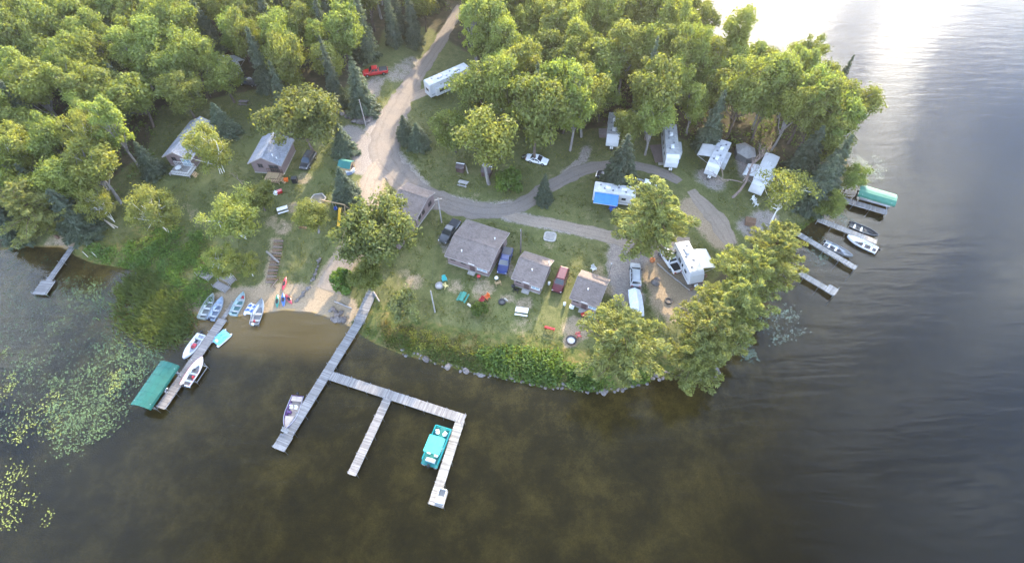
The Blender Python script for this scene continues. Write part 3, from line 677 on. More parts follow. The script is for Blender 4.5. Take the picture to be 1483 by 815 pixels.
# paddle boats
def pontoon_tube(b, x0, x1, y, z, r): b.tube([(x0,y,z),(x0+.15,y,z),(x1-.5,y,z),(x1-.15,y,z+.06),(x1,y,z+.12)], [r*.85,r,r,r*.7,r*.15], 10); return b
def paddle(label, c, rz, L, B, deckm, seatm, tubem, z=0):
    t = thing('paddle_boat', label, 'paddle boat', c, rz, 'paddle boats')
    for y in (-B/2+.2,B/2-.2): pontoon_tube(MB(), -L/2-.2, L/2+.25, y, .2, .22).build('float', tubem, t)
    d = MB(); d.loft([[(-L/2*s,-B/2*s,z_),(L/2*s,-B/2*s,z_),(L/2*s,B/2*s,z_),(-L/2*s,B/2*s,z_)] for s,z_ in ((.9,.3),(1,.36),(.97,.46))]); d.build('deck', deckm, t)
    for y in (-.4,.4):
        for x, f in ((-.35,1),(.55,.8)):
            s = MB(); s.box((x,y,.52),(.45,.5*f,.12)); s.box((x-.24,y,.7),(.1,.5*f,.34)); s.build('seat', seatm, t)
    MB().tube([(-.75,-.3,.42),(-.75,.3,.42)], .26, 12).build('paddle_wheel', tubem, t)
    return t
p = ground(363.8,447.4,.4); p.z = max(p.z,-.05); paddle('white paddle boat with blue seats, beached beside the long grey boat', p, R(76), 2.0, 1.7, HULLW, BLUE, HULLW)
p = ground(320,488,.4); p.z = -.12; SKY = paint('sky_blue_plastic',(.16,.5,.78)); paddle('sky blue paddle boat with white floats beside the weathered dock', p, R(55), 2.5, 1.9, SKY, SKY, HULLW)
# lifts with and without canopy
def lift(label, c, ang, L, B, h, canopy, wheel=None, name='boat_lift'):
    t = thing(name, label, 'boat lift', (c.x,c.y,0), ang, 'boat lifts')
    b0 = min(-.4, gz(c.x,c.y)-.1); top = h if canopy else 1.5
    for x in (-L/2+.7, L/2-.7):
        for y in (-B/2+.15, B/2-.15): MB().tube([(x,y,b0),(x,y,top)], .05, 6).build('post', ALU, t)
    f = MB()
    for x in (-L/2+.7, L/2-.7): f.beam((x,-B/2+.15,.42),(x,B/2-.15,.42),.1,.1)
    for y in (-B/2+.15, B/2-.15): f.beam((-L/2+.7,y,.3),(L/2-.7,y,.3),.08,.1)
    f.build('frame', ALU, t)
    if canopy:
        r = MB(); pr = [(-B/2-.1,h-.55),(-B/2-.05,h-.12),(-B/4,h+.2),(0,h+.28),(B/4,h+.2),(B/2+.05,h-.12),(B/2+.1,h-.55),(B/2+.06,h-.55),(B/2,h-.16),(B/4,h+.14),(0,h+.22),(-B/4,h+.14),(-B/2,h-.16),(-B/2-.06,h-.55)]
        rows = [[(x,y,z) for y,z in pr] for x in np.linspace(-L/2,L/2,9)]
        cv = r.loft(rows).build('canopy', canopy, t)
        sm_ = MB()
        for x in np.linspace(-L/2+.9,L/2-.9,5): sm_.tube([(x,y,z+.012) for y,z in pr[1:6]], .018, 4)
        sm_.build('seam', canopy, cv)
    if wheel:
        w = MB(); w.tube([(.42*math.cos(k*PI/8)+wheel[0],wheel[1],1.25+.42*math.sin(k*PI/8)) for k in range(17)], .03, 5)
        for k in range(4): w.beam((wheel[0]-.4*math.cos(k*PI/4),wheel[1],1.25-.4*math.sin(k*PI/4)),(wheel[0]+.4*math.cos(k*PI/4),wheel[1],1.25+.4*math.sin(k*PI/4)),.03,.03)
        w.build('winch_wheel', CHROME, t)
    return t
CANG = plain('canopy_green', (.008,.092,.072), .6, 0, .25, 1.2); CANG2 = plain('canopy_pale_green', (.035,.16,.11), .6, 0, .2, 1.2)
ca, cb = W(242.6,527.4,2.3), W(203.3,584.6,2.3)
lift('boat lift under a dark green canopy at the weathered dock', (ca+cb)/2, heading(cb,ca), 7.4, 3.0, 2.2, CANG, (-.2,-1.75))
ca, cb = W(1246,272.3,2.6), W(1298.8,287.7,2.6); cc_ = (ca+cb)/2
lift('boat lift under a pale green canopy off the right shore', cc_, heading(ca,cb), 6.6, 3.0, 2.4, CANG2)
lift('bare metal boat lift holding the red trimmed fishing boat', Vector(((W(292.5,518,1).x+W(268,556,1).x)/2,(W(292.5,518,1).y+W(268,556,1).y)/2,0)), DK['left'][2], 4.2, 2.6, 1.5, None)
# pontoon boats
def pontoon(label, bow, stern, L, B, canopy, deckm, railm, z=0.0, top=True):
    a, b_ = ground(*stern, .6), ground(*bow, .6); ang = heading(a, b_); c = (a+b_)/2
    t = thing('pontoon_boat', label, 'pontoon boat', (c.x,c.y,z), ang, 'pontoon boats')
    for y in (-B/2+.35,B/2-.35): pontoon_tube(MB(), -L/2, L/2+.1, y, .12, .3).build('float', ALU, t)
    MB().box((0,0,.5),(L,B,.1)).build('deck', deckm, t)
    r = MB(); x0, x1, y0 = -L/2+.5, L/2-.35, B/2-.04
    for (p, q_) in (((x0,-y0),(x1,-y0)),((x0,y0),(x1,y0)),((x1,-y0),(x1,-.45)),((x1,.45),(x1,y0))):
        r.beam((*p,1.22),(*q_,1.22),.06,.06); r.beam((*p,.62),(*q_,.62),.05,.05); n = max(1,int(math.dist(p,q_)/.9))
        for i in range(n+1): r.box((p[0]+(q_[0]-p[0])*i/n,p[1]+(q_[1]-p[1])*i/n,.9),(.045,.045,.6))
        r.beam((*p,.92),(*q_,.92),.015,.42,)
    r.build('railing', railm, t)
    for x, y, a_ in ((L*.3,-.55,2.6),(L*.3,.55,3.6),(-L*.22,-.55,0),(-L*.2,.6,0)):
        s = MB(); s.lathe([(.06,0),(.06,.3),(.3,.32),(.32,.46),(.05,.47)],12,(x,y,.55)); s.box((x-.25*math.cos(a_),y-.25*math.sin(a_),1.1),(.14,.5,.42),a_); s.build('chair', WHITE, t)
    s = MB(); s.box((-L/2+.75,0,.78),(.5,B*.55,.42)); s.box((-L/2+.52,0,1.05),(.12,B*.55,.4)); s.build('rear_bench', HULLW, t)
    cs = MB().box((-.35,-.65,.92),(.5,.6,.78),taper=.8).build('console', HULLW, t); MB().tube([(-.62,-.65,1.2),(-.68,-.65,1.26)],.19,12).build('steering_wheel', BLACK, cs)
    if top:
        cv = MB(); cx = -L*.08
        cv.loft([[(x,y,z_) for y,z_ in ((-B/2+.05,2.28),(-B/4,2.4),(0,2.44),(B/4,2.4),(B/2-.05,2.28),(B/2-.05,2.24),(0,2.40),(-B/2+.05,2.24))] for x in (cx-1.25,cx-.4,cx+.4,cx+1.25)]); ro = cv.build('canopy', canopy, t)
        fr = MB()
        for y in (-B/2+.08,B/2-.08):
            for x in (-1.2,-.1,1.2): fr.tube([(cx-.1,y,1.22),(cx+x,y,2.26)], .022, 5)
        fr.build('frame', ALU, ro)
    mo = MB(); mo.box((-L/2-.1,0,1.0),(.5,.36,.45),taper=.75); mo = mo.build('outboard_motor', BLACK, t); MB().tube([(-L/2-.1,0,.8),(-L/2-.08,0,-.2)],.08,6).build('shaft', DARK, mo)
    return t
TEALC = plain('canopy_teal', (.05,.5,.5), .6, 0, .15, 1.5); TEALD = plain('deck_teal', (.02,.16,.155), .9)
pontoon('teal pontoon boat with a teal canopy at the pale dock', (380+893/3.397,520+338/3.397), (380+822/3.397,520+516/3.397), 6.0, 2.45, TEALC, TEALD, TEAL)
pontoon('white railed pontoon boat parked under the pale green canopy', (cc_.x and 1291,292), (1243,279), 6.0, 2.4, TEALC, plain('deck_grey',(.3,.3,.32),.9), HULLW, top=False)
# kayaks
def kayak(label, c, ang, L, m, B=.68):
    t = thing('kayak', label, 'kayak', c, ang, 'kayaks on the beach'); rings = []
    for i in range(15):
        q_ = i/14; w = B/2*max(.03,math.sin(PI*q_)**.7); z = .05+.1*(abs(q_-.5)*2)**3; hh = .28*max(.15,math.sin(PI*q_)**.5)
        rings.append([(L*(q_-.5), w*math.cos(k*PI/5), z+hh*.5+hh*.5*math.sin(k*PI/5)) for k in range(10)])
    MB().loft(rings).build('hull', m, t, smooth=True)
    ck = MB(); ck.tube([(.5*math.cos(k*PI/8)-.1,.22*math.sin(k*PI/8),.335) for k in range(17)], .03, 5); ck = ck.build('cockpit_rim', BLACK, t)
    MB().lathe([(.001,0),(.2,.0),(.2,.01),(.001,.01)],14,(0,0,0)).build('seat', BLACK, t); kids(t)[-1].location = (-.1,0,.326); kids(t)[-1].scale = (2.3,1,1)
    return t
for lab, px, d, L, m in [('red closed deck kayak resting on the grass above the beach', (412.4,411), (3.6,-19.5), 3.0, paint('kayak_red',(.5,.04,.07))), ('green kayak, leftmost of three at the waterline', (402,436.6), (-.2,-19), 2.9, paint('kayak_green',(.02,.2,.15))),
 ('blue kayak between the green and the small red kayak', (410.8,434.5), (-1.5,-18), 2.9, paint('kayak_blue',(.03,.13,.5))), ('small red kayak lying askew at the right of the three', (418.9,433.9), (-8,-12.5), 2.6, paint('kayak_red',(.5,.04,.07)))]:
    a, b_ = at(px[0]-d[0]/2,px[1]-d[1]/2), at(px[0]+d[0]/2,px[1]+d[1]/2); kayak(lab, at(*px), heading(a,b_), L, m)
# ================================================================ cars and pickups
def rrect(w, z0, z1, r=.16):
    return [(-w+r*.5,z0),(w-r*.5,z0),(w,z0+r),(w,z1-r),(w-r,z1),(-w+r,z1),(-w,z1-r),(-w,z0+r)]
def car(label, front, rear, kind, m, L=None, bed='open', cat=None, group='parked cars and pickups', roofm=None, hoodz=1.08):
    a, b = ground(*front, .9), ground(*rear, .9); c = (a+b)/2; ang = heading(b, a)
    L = L or {'pickup':5.7,'suv':5.0,'van':5.0,'car':4.6}[kind]; w = .96
    t = thing({'pickup':'pickup_truck','suv':'parked_suv','van':'parked_wagon','car':'parked_car'}[kind], label, cat or {'pickup':'pickup truck','suv':'car','van':'car','car':'car'}[kind], (c.x,c.y,gz(c.x,c.y)), ang, group)
    f, r = L/2, -L/2
    hz = hoodz if kind != 'car' else .86
    bz = hz+.04
    rear_z = .78 if kind == 'pickup' and bed == 'open' else bz
    secs = [(r,.85,.5,rear_z-.12),(r+.12,w-.04,.38,rear_z),(r+1.9,w,.34,rear_z),(r+1.95,w,.34,bz),(f-1.7,w,.34,bz),(f-.9,w-.03,.34,hz-.03),(f-.3,w-.07,.36,hz-.12),(f-.08,w-.14,.42,hz-.24),(f,w-.26,.5,hz-.42)]
    body = MB(); body.loft([[(x,y,z) for y,z in rrect(ww,z0,z1,.14)] for x,ww,z0,z1 in secs]); bo = body.build('body', m, t)
    # greenhouse
    if kind == 'pickup': x0, x1, sl, rl, top = r+2.0, f-1.45, .75, .28, 1.82
    elif kind == 'car': x0, x1, sl, rl, top = r+.75, f-1.3, .95, .75, 1.38
    else: x0, x1, sl, rl, top = r+.12, f-1.25, .85, .3, 1.74 if kind == 'suv' else 1.72
    w0, w1 = w-.07, w-.24; g0 = bz-.03
    cb = MB(); cb.loft([[(x0,-w0,g0),(x1,-w0,g0),(x1,w0,g0),(x0,w0,g0)],[(x0+rl,-w1,top-.05),(x1-sl,-w1,top-.05),(x1-sl,w1,top-.05),(x0+rl,w1,top-.05)],[(x0+rl+.12,-w1+.1,top),(x1-sl-.12,-w1+.1,top),(x1-sl-.12,w1-.1,top),(x0+rl+.12,w1-.1,top)]])
    ca_ = cb.build('cabin', m, t); 
    if roofm: MB().box(((x0+rl+x1-sl)/2,0,top+.012),(x1-sl-x0-rl-.3,2*w1-.25,.024)).build('roof_panel', roofm, t)
    def pane(nm, p, mirror=False):
        P = [Vector(q) for q in p]; n = (P[1]-P[0]).cross(P[3]-P[0]).normalized()*.012
        cc = sum(P, Vector())/4
        if n.dot(cc-Vector(((x0+x1)/2,0,g0))) < 0: n = -n
        MB().loft([[q-n*.4 for q in P],[q+n for q in P]]).build(nm, GLASS, ca_)
    h = top-.05
    def e(xb, xt, yb, yt, u, v): return Vector((xb+(xt-xb)*v, yb*u+(yt*u-yb*u)*v, g0+(h-g0)*v))
    pane('windshield', [e(x1,x1-sl,w0,w1,-.9,.1),e(x1,x1-sl,w0,w1,.9,.1),e(x1,x1-sl,w0,w1,.9,.93),e(x1,x1-sl,w0,w1,-.9,.93)])
    pane('rear_window', [e(x0,x0+rl,w0,w1,-.85,.25),e(x0,x0+rl,w0,w1,.85,.25),e(x0,x0+rl,w0,w1,.85,.9),e(x0,x0+rl,w0,w1,-.85,.9)])
    nw = 3 if kind in ('suv','van') else 2
    for s_ in (-1,1):
        for k in range(nw):
            q0, q1 = (k+.06)/nw, (k+.94)/nw
            def sd(q, v): xb, xt = x0+.15+(x1-.2-x0-.15)*q, x0+rl+.1+(x1-sl-.1-x0-rl-.1)*q; return Vector((xb+(xt-xb)*v, s_*(w0+(w1-w0)*v), g0+(h-g0)*v))
            pane('side_window', [sd(q0,.18),sd(q1,.18),sd(q1,.9),sd(q0,.9)])
        MB().box((x1-.45,s_*(w+.07),bz+.08),(.16,.2,.15)).build('mirror', BLACK, t)
        for nm, x, mm, zz in (('headlight',f-.14,PVC,hz-.34),('taillight',r+.03,RED,.72 if rear_z < 1 else .9)):
            MB().box((x,s_*(w-.32),zz),(.16,.34,.16)).build(nm, mm, t)
        for x in (f-.95, r+1.05):
            wy = s_*(w-.1)
            prof = [(.21,-.11),(.35,-.11),(.375,-.06),(.375,.06),(.35,.11),(.21,.11)]
            ty = MB(); ty.loft([[(x+q*math.cos(k*PI/9),wy+yy,.375+q*math.sin(k*PI/9)) for k in range(18)] for q,yy in prof]); ty = ty.build('wheel', RUBBER, t)
            MB().tube([(x,wy-.115,.375),(x,wy+.115,.375)], .21, 12).build('rim', ALU, ty)
    MB().box((f-.02,0,.5),(.14,1.6,.2)).build('bumper', CHROME if kind == 'pickup' else BLACK, t); MB().box((r+.0,0,.52),(.14,1.6,.18)).build('bumper', CHROME if kind == 'pickup' else BLACK, t)
    MB().box((f-.1,0,hz-.42),(.08,1.0,.22)).build('front_grille', BLACK, t)
    if kind == 'pickup':
        if bed == 'open':
            wl = MB()
            for s_ in (-1,1): wl.box((r+1.0,s_*(w-.07),.95),(1.86,.12,.34))
            wl.box((r+.1,0,.95),(.1,2*w-.3,.34)); wl.build('bed_wall', m, t)
            MB().box((r+1.05,0,.8),(1.75,1.6,.03)).build('bed_floor', BLACK, t)
        else: MB().box((r+1.02,0,bz+.02),(1.8,1.66,.05)).build('tonneau_cover', bed, t)
    elif kind == 'suv':
        k = MB()
        for s_ in (-1,1): k.beam((x0+rl+.2,s_*(w1-.05),top+.05),(x1-sl-.2,s_*(w1-.05),top+.05),.05,.05)
        k.build('roof_rack', DARK, t)
    return t
P_BLACK = paint('car_black',(.02,.021,.025)); P_BLUE = paint('car_blue',(.02,.035,.14)); P_MAROON = paint('car_maroon',(.1,.016,.022)); P_SILVER = paint('car_silver',(.42,.43,.44)); P_WHITE = paint('car_white',(.75,.76,.77)); P_RED = paint('car_red',(.45,.015,.02)); P_GREY = paint('car_charcoal',(.045,.048,.055)); TONNEAU = plain('tonneau',(.035,.037,.042),.8)
Z1 = lambda x, y: (620+x/6.793, 300+y/6.793)
car('black pickup with a covered bed beside the big mauve cabin', Z1(135,335), Z1(285,125), 'pickup', P_GREY, bed=TONNEAU)
car('blue pickup with a grey canopied bed between the big cabin and the small one', Z1(725,635), Z1(788,405), 'pickup', P_BLUE, bed=plain('bed_cover_grey',(.12,.12,.13),.7))
car('maroon wagon between the two small cabins', (806,421), (818,388), 'van', P_MAROON, 5.2)
car('silver SUV hitched in front of the little white tent camper', (920.3,379), (921,415), 'suv', P_SILVER, 5.1)
car('white pickup with an open bed beside the camper with the white awning', (961,361), (981,390), 'pickup', P_WHITE)
car('white pickup with a loaded bed next to the camper with the blue awning', (952,272), (921,264), 'pickup', P_WHITE)
car('red pickup with a dark bed cover at the edge of the forest road', (525,105), (561,100), 'pickup', P_RED, bed=TONNEAU)
car('black SUV parked under the oak beside the terrace cabin', (439,242), (452,221), 'suv', P_BLACK, 4.7)
car('dark pickup hidden behind the camper with the blue awning', (868,251), (902,258), 'pickup', P_BLACK)
car('white car half hidden by a tree trunk inside the road loop', (793,233), (764,226), 'car', P_WHITE)
car('dark grey car in the trees by the far left clearing', (366,118), (352,116), 'car', P_GREY)

# ================================================================ campers
RVW = plain('camper_white', (.58,.58,.58), .45, 0, .1, 1.0, .4); RVR = plain('camper_roof', (.52,.52,.53), .6, 0, .3, 1.4); RVG = plain('camper_roof_grey', (.36,.37,.37), .6, 0, .3, 1.4); STRIPE = plain('camper_stripe', (.2,.22,.27), .5); AWB = plain('awning_blue', (.05,.2,.5), .7, 0, .15, 1.0); AWW = plain('awning_white', (.55,.54,.53), .8, 0, .12, 1.0); SKYL = plain('skylight', (.16,.17,.19), .3)
def camper(label, front, back, L=None, wd=2.5, h=3.2, roofm=None, slide=(), awning=None, hitch=True, nose='cap', name='camper_trailer', gooseneck=False, units=2, zup=None):
    """front, back: the two ends of the roof as seen in the photo"""
    a, b = ground(*front, h), ground(*back, h); ang = heading(b, a); c = (a+b)/2; L = L or (a-b).to_2d().length
    t = thing(name, label, 'camper', (c.x,c.y,gz(c.x,c.y)), ang, 'campers and trailers'); f = L/2; roofm = roofm or RVR; hw = wd/2
    pf = [(-f,.55),(f-.3,.55),(f,.95),(f-.02,h*.55),(f-.35,h*.86),(f-.8,h-.05),(f-.9,h-.02),(-f+.25,h-.02),(-f+.02,h-.2)] if nose == 'cap' else [(-f,.55),(f,.55),(f,h*.62),(f-.15,h-.12),(f-.3,h-.02),(-f+.2,h-.02),(-f,h-.15)]
    if gooseneck: pf = [(-f,.55),(f-2.4,.55),(f-2.3,1.35),(f-.1,1.45),(f,1.7),(f-.1,h*.7),(f-.6,h-.02),(-f+.2,h-.02),(-f,h-.15)]
    MB().extrude(pf, -hw, hw).build('body', RVW, t)
    xs_ = (-f+.12, f-(.95 if nose == 'cap' else .35))
    ro = MB().loft([[(x,-hw-.03,h-.03),(x,hw+.03,h-.03),(x,hw-.05,h+.03),(x,0,h+.06),(x,-hw+.05,h+.03)] for x in xs_]).build('roof', roofm, t)
    for k in range(units):
        x = -f*.35+k*f*.75; ac = MB(); ac.loft([[(x+xx*s,yy*s,z) for xx,yy in ((-.5,-.35),(.5,-.3),(.5,.3),(-.5,.35))] for s,z in ((1,h+.03),(1,h+.2),(.75,h+.3))]); ac.build('air_conditioner', PVC, ro)
    for x, y in ((-f*.7,.5),(-f*.1,-.55),(f*.15,.4),(-f*.5,-.3),(f*.5,-.5)): MB().box((x,y,h+.1),(.38,.38,.1),taper=.8).build('roof_vent', SKYL, ro)
    for x, y in ((-f*.2,.7),(f*.05,-.2),(-f*.8,-.7)): MB().tube([(x,y,h),(x,y,h+.22)],.05,6).build('vent_pipe', PVC, ro)
    for s_ in (-1,1):
        for x, w_, z, hh in ((-f*.72,.8,1.7,.6),(-f*.2,1.0,1.65,.7),(f*.45,.8,1.75,.55)):
            wn = MB().box((x,s_*(hw+.01),z+.2),(w_,.04,hh)).build('window', BLACK, t); MB().box((x,s_*(hw+.033),z+.2),(w_-.12,.012,hh-.12)).build('pane', GLASS, wn)
        st = MB(); st.box((0-.25,s_*(hw+.004),1.15),(L-1.0,.012,.12)); st.box((-.25,s_*(hw+.004),.95),(L-1.3,.012,.06)); st.build('stripe', STRIPE, t)
        for x in (-f*.18, -f*.18-.85):
            MB().tube([(x,s_*(hw-.22),.34),(x,s_*(hw-.02),.34)],.34,14).build('wheel', RUBBER, t)
    d = MB().box((f*.12,-hw-.012,1.55),(.7,.035,1.85)).build('door', RVW, t); MB().box((f*.12,-hw-.04,1.95),(.42,.03,.6)).build('pane', GLASS, d); MB().box((f*.12+.28,-hw-.05,1.45),(.05,.06,.14)).build('handle', CHROME, d)
    bw = MB().box((-f-.01,0,2.0),(.04,1.1,.65)).build('rear_window', BLACK, t); MB().box((-f-.035,0,2.0),(.012,.95,.5)).build('pane', GLASS, bw)
    if hitch and not gooseneck:
        hb = MB(); hb.beam((f-.4,-.7,.5),(f+1.1,0,.5),.08,.1); hb.beam((f-.4,.7,.5),(f+1.1,0,.5),.08,.1); hb.build('hitch', DARK, t)
        for y in (-.18,.18): MB().lathe([(.02,0),(.16,.02),(.16,.4),(.08,.5),(.03,.55)],10,(f+.35,y,.55)).build('gas_bottle', WHITE, t)
    for (side, x0, x1, dep, hh) in slide:
        sd = MB().box(((x0+x1)/2*f,side*(hw+dep/2),(.9+hh)/2+.0),((x1-x0)*f,dep,hh-.9)).build('slide_out', RVW, t)
        MB().box(((x0+x1)/2*f,side*(hw+dep/2+.02),hh+.02),((x1-x0)*f+.08,dep+.04,.05)).build('slide_roof', roofm, sd)
        wn = MB().box(((x0+x1)/2*f,side*(hw+dep+.01),1.95),((x1-x0)*f*.55,.04,.7)).build('window', BLACK, sd)
    if awning:
        side, x0, x1, dep, am = awning; z0, z1 = h-.25, h-.85
        rows = []
        for i in range(9):
            x = (x0+(x1-x0)*i/8)*f; sag = -.05*math.sin(PI*i/8)
            rows.append([(x,side*(hw+.04),z0),(x,side*(hw+dep*.5),(z0+z1)/2+.06+sag),(x,side*(hw+dep),z1+sag),(x,side*(hw+dep),z1-.03+sag),(x,side*(hw+dep*.5),(z0+z1)/2+.03+sag),(x,side*(hw+.04),z0-.03)])
        aw = MB().loft(rows).build('awning', am, t)
        ar = MB()
        for x in (x0*f+.05, x1*f-.05): ar.tube([(x,side*(hw+.05),1.1),(x,side*(hw+dep),z1-.06)],.03,5)
        ar.tube([(x0*f,side*(hw+dep),z1-.05),(x1*f,side*(hw+dep),z1-.05)],.06,8); ar.build('arm', ALU, aw)
    return t
Z6 = lambda x, y: (600+x/6.793, 80+y/6.793); Z7 = lambda x, y: (850+x/5.094, 150+y/5.094); Z8 = lambda x, y: (990+x/5.819, 180+y/5.819); Z5b = lambda x, y: (860+x/3.395, 220+y/3.395)
camper('long white fifth wheel camper beside the forest road', Z6(518,97), Z6(130,268), 11.2, 2.5, 3.7, slide=[(-1,-.8,-.15,.8,2.6)], nose='flat', gooseneck=True, units=2)
camper('grey roofed camper deep in the trees, farthest up of the three in the shade', Z7(196,232), Z7(207,82), 8.0, 2.5, 3.2, RVG, slide=[(1,-.6,.0,.7,2.4)])
camper('long grey roofed camper with a wooden deck at the end of the road loop', Z7(640,405), Z7(613,143), 10.2, 2.55, 3.5, RVG, slide=[(1,-.1,.5,.8,2.7)], units=2, nose='cap')
camper('white camper with a white awning spread on its left side', Z8(240,375), Z8(362,120), 8.6, 2.5, 3.2, slide=[(1,-.45,.35,.8,2.5)], awning=(-1,-.55,.35,2.6,AWW))
c5 = camper('motor coach with a white cover over its roof, under bare branches near the shore', Z8(615,545), Z8(770,225), 9.8, 2.55, 3.1, slide=[(1,-.1,.4,.7,2.4)], awning=(-1,-.2,.55,2.2,AWW), hitch=False, nose='cap', name='motor_coach', units=1)
f5 = c5; MB().box((4.66,0,1.95),(.05,2.0,.8),ry=-.22).build('windshield', GLASS, f5)
MB().loft([[(x,-1.4,2.9),(x,-1.36,3.25),(x,0,3.42),(x,1.36,3.25),(x,1.4,2.9)] for x in (-4.7,-2.5,0,2.2,3.6)]).build('cover', AWW, f5)
camper('white camper with a bright blue awning inside the road loop', Z7(352,650), Z7(72,610), 8.0, 2.5, 3.1, awning=(-1,-.92,.2,2.3,AWB), units=2)
camper('white camper by the log rails, white awning and pink chair on its right', Z5b(508,590), Z5b(440,455), 7.6, 2.5, 3.1, awning=(1,-.5,.6,2.7,AWW), units=1)
# tent camper
a, b = ground(921,424,1.9), ground(924,444,1.9); c = (a+b)/2; t = thing('tent_camper', 'little white tent camper hitched behind the silver SUV', 'tent camper', (c.x,c.y,gz(c.x,c.y)), heading(b,a)+.0, 'campers and trailers')
MB().loft([[(x,-1.0,.45),(x,1.0,.45),(x,1.05,.95),(x,-1.05,.95)] for x in (-1.9,1.9)]).build('body', RVW, t)
MB().loft([[(-2.6,-1.0,1.0),(-2.6,0,1.75),(-2.6,1.0,1.0)],[(-1.2,-1.1,1.25),(-1.2,0,2.35),(-1.2,1.1,1.25)],[(1.2,-1.1,1.25),(1.2,0,2.35),(1.2,1.1,1.25)],[(2.6,-1.0,1.0),(2.6,0,1.75),(2.6,1.0,1.0)]]).build('tent_roof', plain('tent_canvas_white',(.66,.69,.72),.8), t)
for y in (-.98,.98): MB().tube([(0,y-.1,.32),(0,y+.1,.32)],.32,12).build('wheel', RUBBER, t)
# screen tent
p = ground(1080,219,1.6); t = thing('screen_tent', 'grey six-sided screen tent between two campers', 'tent', p, .3)
hx = lambda r, z: [(r*math.cos(k*PI/3),r*1.25*math.sin(k*PI/3),z) for k in range(6)]
MB().loft([hx(1.9,0),hx(1.85,1.75)]).build('wall', plain('screen_mesh',(.1,.1,.1),.9), t); MB().loft([hx(2.05,1.72),hx(2.0,1.85),hx(.9,2.5),hx(.1,2.75)]).build('roof', plain('tent_grey',(.23,.22,.21),.85), t)
# clearing far left: white trailer and awning seen through leaves
camper('small white camper glimpsed through leaves in the far left clearing', (318,84), (335,92), 6.0, 2.4, 3.0, awning=(-1,-.7,.5,2.0,AWW), units=1)
# camper deck
p = ground(954,222,.4); t = thing('wooden_deck', 'dark wooden deck with steps on the left of the grey roofed camper', 'deck', p, R(95))
d = MB()
for k in range(16): d.box((0,-1.3+k*.17,.4),(5.2,.155,.05))
d.build('floor', wood('deck_dark',(.16,.12,.11)), t)
for x in (-2.4,2.4):
    for y in (-1.2,1.2): MB().box((x,y,.19),(.12,.12,.38)).build('post', DKWOOD, t)
MB().box((-2.9,0,.16),(.5,1.4,.3)).build('step', GREYWOOD, t)
# ================================================================ garden furniture and odds and ends
def picnic(label, px, rz, m, legm=None, L=1.9):
    p = at(*px); t = thing('picnic_table', label, 'picnic table', p, rz, 'picnic tables')
    b = MB()
    for k in range(5): b.box((0,-.3+.15*k,.75),(L,.14,.045))
    b.build('table_top', m, t)
    for y in (-.68,.68):
        s = MB()
        for k in range(2): s.box((0,y-.075+.15*k,.45),(L,.135,.045))
        s.build('seat', m, t)
    for x in (-L/2+.3,L/2-.3):
        g = MB(); g.beam((x,-.2,.72),(x,-.62,0),.07,.09); g.beam((x,.2,.72),(x,.62,0),.07,.09); g.beam((x+.001,-.76,.4),(x+.001,.76,.4),.05,.09); g.build('leg', legm or m, t)
    return t
GRNP = plain('picnic_green',(.03,.2,.15),.6); WHT2 = plain('picnic_white',(.78,.77,.78),.6)
picnic('white picnic table on the terrace lawn near the play frame', (410.4,306), R(24), WHT2, DARK); picnic('green picnic table in front of the big mauve cabin', (670.5,432.5), R(68), GRNP); picnic('white picnic table on the lawn below the small middle cabin', (755.5,453), R(-10), WHT2, DARK, 2.1)
picnic('grey weathered picnic table on the grass inside the road loop', (671,268), R(-18), GREYWOOD); picnic('grey picnic table in the shade left of the twin terrace cabins, under trees', (354,151), R(-5), plain('picnic_dark',(.16,.13,.13),.8)); picnic('dark green picnic table at the foot of the big pine by the road loop', (934,295), R(75), plain('picnic_dkgreen',(.05,.09,.08),.6))
bench('brown bench beside the small leafy tree above the beach', at(439.5,332), R(170), DKWOOD); bench('red slatted bench in the sunlit grass, facing the lake', at(796,477), R(163), RED, 1.7)
def chair(label, px, rz, m, wide=.66):
    t = thing('lawn_chair', label, 'lawn chair', at(*px), rz, 'lawn chairs')
    s = MB()
    for k in range(4): s.box((-wide/2+wide*(k+.5)/4,.0,.36-.0),(wide/4-.015,.52,.04),rx=.16)
    s.build('seat', m, t); b = MB()
    for k in range(5): b.box((-wide/2+wide*(k+.5)/5,.36,.68),(wide/5-.015,.035,.78+.06*(2-abs(k-2))),rx=-.3)
    b.build('backrest', m, t)
    for x in (-wide/2-.04,wide/2+.04):
        MB().box((x,.0,.56),(.12,.66,.035)).build('armrest', m, t); g = MB(); g.box((x,-.26,.28),(.07,.08,.56)); g.beam((x,.3,.5),(x,.5,.02),.07,.08); g.build('leg', m, t)
    return t
chair('red lawn chair next to the orange chair near the green picnic table', (697.7,436.5), R(-35), RED); chair('orange lawn chair near the green picnic table', (705,432), R(-45), ORANGE); chair('teal lawn chair in front of the big mauve cabin', (644,406.5), R(20), TEAL); chair('pale yellow lawn chair by the fire ring at the big cabin', (645.5,415), R(130), plain('pale_yellow',(.65,.55,.25),.6))
chair('tan wooden lawn chair standing before the blue pickup', (721,411), R(200), TANWOOD, .8); chair('red lawn chair at the edge of the pine by the white fire ring', (838,486.5), R(100), RED); chair('white lawn chair behind the right-hand small cabin', (859.5,391), R(30), WHITE); chair('blue folding chair on the grass below the blue awning', (889,302), R(70), BLUE); chair('second blue folding chair, left below the blue awning', (885.5,305), R(20), BLUE)
chair('pink chair beneath the white awning by the log rails', (1024,375), R(60), plain('pink_plastic',(.6,.2,.22),.6)); chair('dark chair under the left corner of the middle small cabin', (748,421), R(160), BLACK)
chair('white lawn chair, upper of two, in the grass below the motor coach', (1091,291), R(30), WHITE); chair('white lawn chair, lower of two, in the grass below the motor coach', (1094,297), R(100), WHITE)
